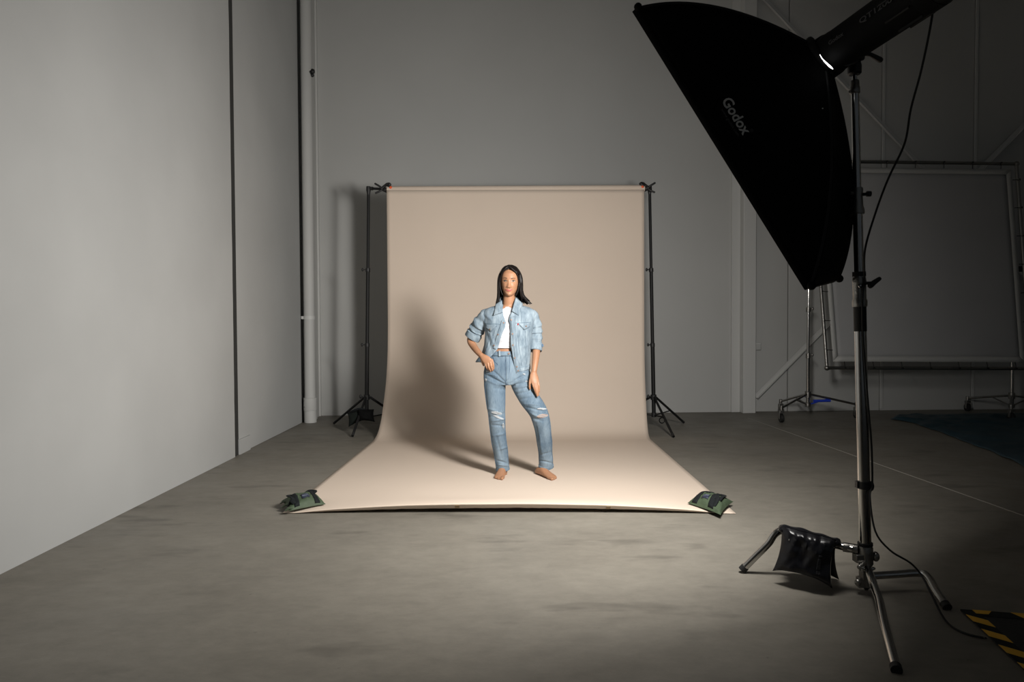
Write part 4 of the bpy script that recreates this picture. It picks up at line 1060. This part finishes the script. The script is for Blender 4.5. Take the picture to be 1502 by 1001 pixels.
obj('hem', MB().tube(section(510, 722.4, 765.6, .087, 5.288, 48)+[section(510, 722.4, 765.6, .087, 5.288, 48)[0]], .0030, 8), TEE, tee)

# --- jeans
jt = [(516, 719, 765, .088), (522, 716.5, 768, .095), (530, 713, 772.5, .104), (538, 710.8, 775.5, .110), (546, 709.3, 778, .113), (554, 709, 780.5, .112), (560, 709.4, 782.5, .108), (565, 711, 782, .095)]
jm = solid(loft(jt, 48, 1.5, 5.288))
JL = [(725.5, 545, 5.285), (725.6, 565, 5.275), (727, 590, 5.26), (728.5, 608, 5.25), (731, 640, 5.285), (735, 665, 5.325), (737.5, 689, 5.345)]
JR = [(761, 545, 5.285), (765.5, 562, 5.27), (776, 584, 5.23), (791, 608, 5.19), (797.5, 640, 5.24), (800, 665, 5.295), (801, 685, 5.325)]
q = limb(JL, [16.2, 16.2, 14.2, 12.6, 11.8, 10.8, 9.7], 28, 6); jm.add(q.v, q.f)
q = limb(JR, [16.2, 16.8, 15.0, 13.2, 11.5, 10.8, 10.6], 28, 6); jm.add(q.v, q.f)
je = obj('jeans', jm, DENIMP, wo, fix=False); voxel(je, .0042, 5, .5)
segs = [(744, 566, 716, 552, 1.6, -.007), (742, 562, 722, 543, 1.5, -.005), (744, 571, 726, 570, 2, -.004), (714, 548, 730, 552, 1.6, .005), (714, 558, 734, 566, 1.8, .004),
        (748, 563, 772, 549, 1.6, -.006), (750, 567, 778, 558, 1.7, -.007), (755, 572, 784, 566, 1.8, -.006), (758, 578, 786, 573, 1.8, -.005), (752, 560, 772, 555, 1.4, .004), (760, 571, 786, 561, 1.8, .005),
        (764, 586, 792, 582, 2, -.005), (770, 593, 796, 594, 2, .005), (772, 598, 800, 604, 1.6, -.006), (778, 606, 790, 612, 1.6, .005), (780, 614, 796, 618, 1.8, -.005), (785, 622, 790, 650, 2, -.004),
        (716, 600, 738, 606, 1.6, .004), (718, 612, 740, 606, 1.6, -.005), (722, 618, 742, 615, 1.5, .005), (722, 624, 742, 626, 1.5, -.005), (735, 622, 741, 640, 1.6, -.005), (724, 640, 742, 636, 1.6, .004),
        (728, 640, 736, 672, 2, -.004), (733, 660, 744, 656, 1.5, .004), (730, 676, 744, 680, 1.3, -.005), (731, 682, 747, 684, 1.2, .004), (792, 640, 796, 670, 2, .004), (790, 668, 808, 664, 1.5, -.003), (791, 676, 811, 680, 1.2, -.005), (803, 640, 808, 670, 1.8, -.004)]
wrinkle(je, segs, .0035, (12, 12, 9))
# waistband, fly, pockets, loops, hems
def ring_band(parent, name, py0, py1, tab, grow, m, Yc=5.288, lo=None, hi=None, n=56, yoff=0):
    rows = []
    for y in np.linspace(py0, py1, 4):
        a = np.array(tab, float); r = [float(np.interp(y, a[:, 0], a[:, i])) for i in range(1, 4)]
        rows.append(section(y, r[0]-grow, r[1]+grow, r[2]+grow*PXM, Yc, n))
    return obj(name, MB().grid(rows, True), m, parent, solid=.004)
ring_band(je, 'waistband', 515, 521.5, [(514, 719, 765, .090), (522, 716, 768.3, .097)], .45, DENIMP)
def surf(o):
    me = o.data; org = origin_of(o); return BVHTree.FromPolygons([v.co+Vector(org) for v in me.vertices], [tuple(p.vertices) for p in me.polygons])
jb = surf(je)
def stick(bvh, px, py, lift=.002, fallback=5.18):
    r = nrm(ray(px, py)); h = bvh.ray_cast(Vector(CAM), Vector(r))
    if h[0] is None: return at(px, py, fallback)
    n = np.array(h[1]); n = n if n@r < 0 else -n; return np.array(h[0])+n*lift
def stitch(parent, name, pts, r, m, bvh, per=6, lift=.0015):
    q = []
    for i in range(len(pts)-1):
        for t in np.linspace(0, 1, per, endpoint=False): q.append((pts[i][0]*(1-t)+pts[i+1][0]*t, pts[i][1]*(1-t)+pts[i+1][1]*t))
    q.append(pts[-1]); w = [stick(bvh, x, y, lift) for x, y in q]
    return obj(name, MB().tube(w, [(r, r*.6)]*len(w) if False else r, 6), m, parent)
def patch(parent, name, poly4, m, bvh, nu=8, nv=6, lift=.003, thick=.003, bul=0.0):
    (a, b, c, d) = [np.array(p, float) for p in poly4]; P = []
    for i in range(nu+1):
        u = i/nu; row = []
        for j in range(nv+1):
            v = j/nv; q = a*(1-u)*(1-v)+b*u*(1-v)+c*u*v+d*(1-u)*v
            row.append(stick(bvh, q[0], q[1], lift+bul*math.sin(PI*u)*math.sin(PI*v)))
        P.append(row)
    return obj(name, MB().grid(P), m, parent, solid=thick)
stitch(je, 'fly_seam', [(741.5, 522), (741.2, 540), (741.5, 560), (743.5, 566)], .0019, DENIMD, jb)
stitch(je, 'fly_stitch', [(747.5, 522), (747.5, 545), (745.5, 555), (742, 560)], .0014, DENIMD, jb)
stitch(je, 'pocket_seam', [(723, 523), (726, 531), (731, 536)], .0016, DENIMD, jb)
stitch(je, 'pocket_seam', [(712.5, 530), (711.5, 550), (712, 575), (714.5, 600)], .0014, DENIMD, jb)
stitch(je, 'yoke_seam', [(731, 523), (736, 523.5), (741, 523)], .0013, DENIMD, jb)
stitch(je, 'inner_seam', [(740.5, 572), (740.5, 600), (740.5, 625), (742.5, 655), (746, 682)], .0013, DENIMD, jb)
stitch(je, 'side_seam', [(716.5, 605), (720, 640), (725, 668), (729, 685)], .0015, DENIMD, jb)
stitch(je, 'side_seam', [(804.5, 612), (807.5, 640), (809.5, 665), (811, 682)], .0013, DENIMD, jb)
wbh = None
for x, y0, y1 in ((732.5, 514.5, 523), (759, 515, 524)):
    p0 = at(x, y0, 5.19); p1 = at(x+.3, y1, 5.185); f0 = stick(jb, x, y1, .006); p0[1] = f0[1]-.004; p1[1] = f0[1]-.006
    obj('belt_loop', MB().tube([p0, (p0+p1)/2+np.array([0, -.004, 0]), p1], [(.0065, .002)]*3, 8, up=(1, 0, 0)), DENIMJ, je)
f0 = stick(jb, 746.5, 521.5, .010); bb = at(746.5, 518.8, f0[1]); obj('button', MB().tube([bb, bb+np.array([0, -.005, 0])], .0075, 14), COPPER, je)
patch(je, 'fade_patch', [(742, 523), (747, 523), (746.5, 556), (742.5, 559)], DENIMP, jb, 6, 14, .0025, .002)
# knee rips: a pale frayed hole, skin strips and white threads
def rip(cx, cy, w, h, tilt, skinny):
    g = []; P = []
    for i in range(15):
        u = -1+2*i/14; hh = h*(1-abs(u)**2.2)**.6*(1+.7*noise.noise(Vector((u*5, cx, cy)))+.05); row = []
        for v in (-1, -.4, .4, 1): row.append(stick(jb, cx+u*w, cy+tilt*u*w+v*hh, .0022))
        P.append(row)
    o = obj('knee_rip', MB().grid(P), SKIN if skinny else mat('frayed_denim', (.30, .37, .42), .9), je, solid=.001)
    m = MB()
    for k in range(9 if not skinny else 6):
        v = -1+2*(k+.5)/(9 if not skinny else 6); a = w*(1-abs(v)**2)**.5*.95; j = rng.uniform(-.25, .25, 4)
        pts = [stick(jb, cx+u*a, cy+tilt*u*a+(v*h*.9+j[q]*.5)+.6*math.sin(u*2), .0042) for q, u in enumerate((-1, -.35, .35, 1))]
        m.tube(spline(pts, 3), .0010, 5)
    obj('loose_threads', m, THREAD, o)
    e = [stick(jb, cx+math.cos(a)*w*1.0, cy+tilt*math.cos(a)*w-abs(math.sin(a))*h*(1.0+.5*noise.noise(Vector((a*3, cx, 1)))), .002) for a in np.linspace(.1, PI-.1, 13)]
    obj('frayed_edge', MB().tube(e, [.0008+.0009*abs(noise.noise(Vector((i*.9, cy, 0)))) for i in range(13)], 6), THREAD, o)
rip(728.5, 606, 8, 2.0, .12, False); rip(731, 612.5, 7.5, 1.5, .35, False); rip(738, 625, 1.5, 3.5, .1, False)
rip(794.5, 600, 7, 1.0, -.02, False); rip(795.5, 610.5, 8, 2.4, -.10, True); rip(713, 557.5, 1.3, 1.8, 0, False); rip(768.5, 549, 2.0, .7, -.1, False); rip(772.5, 559.8, 2.4, .8, 0, False)
rip(717.5, 545.5, 4.5, .8, .05, False)
for L_, r0 in ((JL, 9.9), (JR, 10.9)):
    e = np.array(P3(*L_[-1])); d = nrm(e-np.array(P3(*L_[-2])))
    obj('hem_cuff', MB().tube([e-d*.022, e-d*.020, e+d*.002, e+d*.004], [r0*PXM*.97, r0*PXM*1.03, r0*PXM*1.03, r0*PXM*.90], 32, mod=lambda t, th: 1+.02*math.sin(5*th)+.012*math.sin(11*th)), DENIMP, je)
    rg = [e-d*.004+(np.cross(d, [0, 1, 0])*math.cos(a)+np.cross(d, np.cross(d, [0, 1, 0]))*math.sin(a))*r0*PXM*1.03 for a in np.linspace(0, 2*PI, 33)]
    obj('hem_edge', MB().tube(rg, .0028, 6), DENIMS, je)

# --- jacket
jk = [(447, 735, 760, .058), (449, 727, 767, .066), (451.5, 717, 776, .078), (455, 711, 782.5, .090), (460, 709, 785.5, .100), (468, 709.5, 785.5, .110), (478, 711, 783, .120), (492, 712, 780, .122), (506, 710.5, 778.8, .120), (520, 706, 778, .119), (528, 700, 777.6, .119), (534, 696, 777.4, .119), (548, 695, 777.4, .119)]
JKY = 5.29
xl_t = [(447, 738), (456, 737), (464, 738.5), (473, 742), (480, 741), (488, 737), (500, 733), (512, 729.5), (520, 722), (530, 713), (536, 708)]
xr_t = [(447, 755), (455, 752), (463, 748), (470, 746), (476, 748), (490, 748.8), (506, 749.2), (522, 752), (538, 755), (548, 757)]
def jpoint(py, a):
    """a: angle, -pi/2 = front, 0 = right, pi/2 = back"""
    r = interp(jk, py); c = P3((r[0]+r[1])/2, py, JKY); rx = (r[1]-r[0])/2*JKY/FPX
    return c+np.array([rx*sq(math.cos(a), .88), r[2]*sq(math.sin(a), .88), 0])
def front_angle(py, px):
    lo_a, hi_a = -PI+.0001, -.0001
    for _ in range(26):
        mid = (lo_a+hi_a)/2
        if proj(jpoint(py, mid))[0] < px: lo_a = mid
        else: hi_a = mid
    return (lo_a+hi_a)/2
NA = 110; NP = 64; P = []
for i in range(NP+1):
    t = i/NP; row = []
    for k in range(NA+1):
        s = k/NA                              # 0 = right opening edge .. 1 = left opening edge going round the back
        # hem height by position
        py_end = np.interp(s, [0, .22, .5, .72, .85, 1], [547, 542.5, 538, 532, 532, 531])
        py = 447+(py_end-447)*t
        aR = front_angle(py, interp(xr_t, py)[0]); aL = front_angle(py, interp(xl_t, py)[0])-0
        a = aR+(2*PI-(aR-aL))*s
        p = jpoint(py, a)
        fold = .0035*noise.noise(Vector((a*3, py*.06, 0)))+.0025*noise.noise(Vector((a*9, py*.05, 3)))
        n_ = nrm(np.array([math.cos(a), math.sin(a), 0])); p = p+n_*fold
        ppx = proj(p)[0]; bk_ = min(1, max(0, (714-ppx)/10))*min(1, max(0, (py-503)/14)); bk_ = bk_*bk_*(3-2*bk_)
        if math.sin(a) < .3: p[1] += .085*bk_
        row.append(p)
    P.append(row)
ja = obj('jacket', MB().grid(P), DENIMJ, wo, solid=.004, fix=True)
wrinkle(ja, [(714, 486, 722, 520, 2, -.005), (720, 490, 727, 512, 1.5, .004), (770, 486, 774, 520, 2, .004), (762, 500, 764, 535, 1.6, -.003), (768, 495, 770, 530, 1.3, .003), (712, 462, 722, 470, 2, .004), (778, 462, 770, 470, 2, .004), (757, 486, 759, 510, 1.4, -.003), (775, 505, 760, 512, 1.5, .003)])
jab = surf(ja)
stitch(ja, 'yoke_seam', [(748, 474.5), (760, 474.2), (778, 473)], .0017, DENIMS, jab, lift=.003)
stitch(ja, 'yoke_seam', [(712.5, 475), (724, 475.5), (740, 476.5)], .0017, DENIMS, jab, lift=.003)
patch(ja, 'placket', [(748.6, 466), (755, 464), (762.8, 545.5), (757.4, 546.8)], DENIMJ, jab, 5, 30, .004, .003)
stitch(ja, 'placket_stitch', [(755.3, 466), (756, 490), (757, 510), (760, 530), (762.8, 543)], .0011, DENIMS, jab, lift=.006)
patch(ja, 'placket', [(732.5, 467), (738.5, 466), (713.5, 527), (709.5, 527)] if False else [(736, 470), (741.2, 473), (727.8, 513), (723, 511)], DENIMJ, jab, 5, 24, .004, .003)
patch(ja, 'hem_band', [(757.5, 541), (777, 536.5), (777, 542), (757.8, 546.8)], DENIMJ, jab, 12, 4, .004, .003)
stitch(ja, 'hem_stitch', [(757.5, 541), (777, 536.5)], .0013, DENIMS, jab, lift=.005)
patch(ja, 'pocket_flap', [(760, 475), (777, 474), (776.5, 479.5), (768.8, 484)], DENIMJ, jab, 8, 5, .005, .004)
patch(ja, 'pocket_flap', [(713, 476.5), (729.5, 477), (720, 486.5), (713.5, 481)], DENIMJ, jab, 8, 5, .005, .004)
for pts in ([(760.5, 476), (768.8, 484.8), (777, 480)], [(713, 481.5), (720.5, 487), (729.5, 478)], [(762, 484), (760.5, 505), (765, 537)], [(770, 486), (771, 510), (772, 535)], [(719, 489), (716.5, 505), (712, 520)], [(727, 482), (722, 500), (717, 514)], [(763, 450), (764.5, 462), (765, 473)]):
    stitch(ja, 'panel_seam', pts, .0013, DENIMS, jab, lift=.0035)
def button(px, py, r=.0058):
    p = stick(jab, px, py, .008); q = stick(jab, px, py, .011); obj('button', MB().tube([p, q], r, 12), COPPER, ja)
for b_ in ((749.8, 469.8), (739, 474), (751.5, 490), (752.2, 506.3), (755, 525), (757.8, 538), (759.2, 543.8), (770.8, 478.6), (731, 491), (725.3, 507), (719.5, 483.3)): button(*b_)
patch(ja, 'red_tab', [(759.0, 474.8), (760.1, 474.8), (760.1, 477.6), (759.0, 477.6)], REDTAB, jab, 2, 2, .009, .002)
# collar
def collar_wing(pts, depth):
    """4 corners px,py with Y"""
    a, b, c, d = [P3(*p) for p in pts]; Pg = []
    for i in range(9):
        u = i/8; row = []
        for j in range(9):
            v = j/8; q = a*(1-u)*(1-v)+b*u*(1-v)+c*u*v+d*(1-u)*v; q = q+np.array([0, -depth*math.sin(PI*u)**.8*.8*math.sin(PI*(v*.8+.1)), 0]); row.append(q)
        Pg.append(row)
    return MB().grid(Pg)
obj('collar', collar_wing([(736.2, 440.5, 5.25), (727, 446.5, 5.24), (723.8, 462.8, 5.185), (737.6, 458, 5.180)], .012), DENIMJ, ja, solid=.005)
obj('collar', collar_wing([(756.4, 436.2, 5.25), (767, 446, 5.24), (760.6, 463, 5.185), (750.8, 456.5, 5.182)], .012), DENIMJ, ja, solid=.005)
bkp = []
for a in np.linspace(.15, PI-.15, 22):
    c = P3(747, 443, 5.30); q = math.sin(a)
    bkp.append([c+np.array([.066*math.cos(a), .052*q, .030+.012*(1-q)]), c+np.array([.080*math.cos(a), .068*q, -.012]), c+np.array([.092*math.cos(a), .078*q, -.035])])
obj('collar_back', MB().grid(bkp), DENIMJ, ja, solid=.004)
# sleeves
def sleeve(pts, rads, folds, seed, name='sleeve'):
    def mod(t, th):
        f_ = 0
        for (c, w_, am, sk) in folds: f_ += am*1.35*math.exp(-((t-c+sk*math.sin(th+seed))/w_)**2)
        return 1+f_+.035*noise.noise(Vector((math.cos(th)*2+seed, math.sin(th)*2, t*7)))
    w = spline([P3(*p) for p in pts], 9); n_ = len(w); rr = []
    for i in range(n_):
        t = i/9; k = min(int(t), len(rads)-2); f_ = t-k; rr.append((rads[k]*(1-f_)+rads[k+1]*f_)*PXM)
    return MB().tube(w, rr, 32, cap=False, mod=mod)
Lf = [(.30, .03, .07, .03), (.42, .028, -.07, -.03), (.52, .028, .09, .035), (.62, .025, -.08, -.03), (.70, .025, .10, .03), (.79, .022, -.08, -.03), (.87, .022, .09, .02), (.95, .02, -.05, 0)]
sl = obj('sleeve', sleeve([(724, 456.5, 5.29), (715.5, 462.5, 5.298), (705.5, 474, 5.33), (698.5, 485, 5.365), (694.2, 492.5, 5.378)], [4.6, 10.2, 11.2, 10.9, 11.0], Lf, 1), DENIMJ, ja, solid=.004)
e0 = P3(696.5, 489.5, 5.37); e1_ = P3(692.6, 496.0, 5.375)
obj('cuff', MB().tube([e0, e0*.9+e1_*.1, e1_, e1_+(e1_-e0)*.12, e1_+(e1_-e0)*.10], [10.6*PXM, 12.0*PXM, 11.9*PXM, 11.3*PXM, 8.5*PXM], 32, cap=False, mod=lambda t, th: 1+.03*math.sin(3*th+1)), DENIMJ, sl, solid=.004)
Rf = [(.30, .03, .05, .03), (.42, .025, -.06, -.04), (.52, .025, .08, .04), (.61, .022, -.07, -.035), (.69, .022, .09, .03), (.77, .02, -.08, -.03), (.85, .02, .08, .03), (.93, .018, -.06, .02)]
sr = obj('sleeve', sleeve([(770, 456.5, 5.29), (778.5, 463, 5.298), (784.6, 476, 5.305), (786.4, 490, 5.31), (786.3, 503, 5.295)], [4.6, 9.9, 9.2, 8.6, 8.3], Rf, 3), DENIMJ, ja, solid=.004)
e0 = P3(786.4, 503.5, 5.30); e1_ = P3(785.7, 515, 5.275)
obj('cuff', MB().tube([e0, e0*.9+e1_*.1, e1_, e1_+(e1_-e0)*.05, e1_], [8.4*PXM, 9.1*PXM, 8.7*PXM, 8.3*PXM, 6.9*PXM], 32, cap=False, mod=lambda t, th: 1+.035*math.sin(3*th+1)), DENIMJ, sr, solid=.004)
q = P3(795.5, 507, 5.27); obj('cuff_tab', MB().box(q, (.018, .012, .022), np.array([nrm([1, 0, .3]), [0, 1, 0], nrm([-.3, 0, 1])])), DENIMD, sr, bevel=.003)
# shoulder seams
stitch(ja, 'armhole_seam', [(712, 456), (710.5, 464), (712, 474)], .0016, DENIMS, jab, lift=.004)
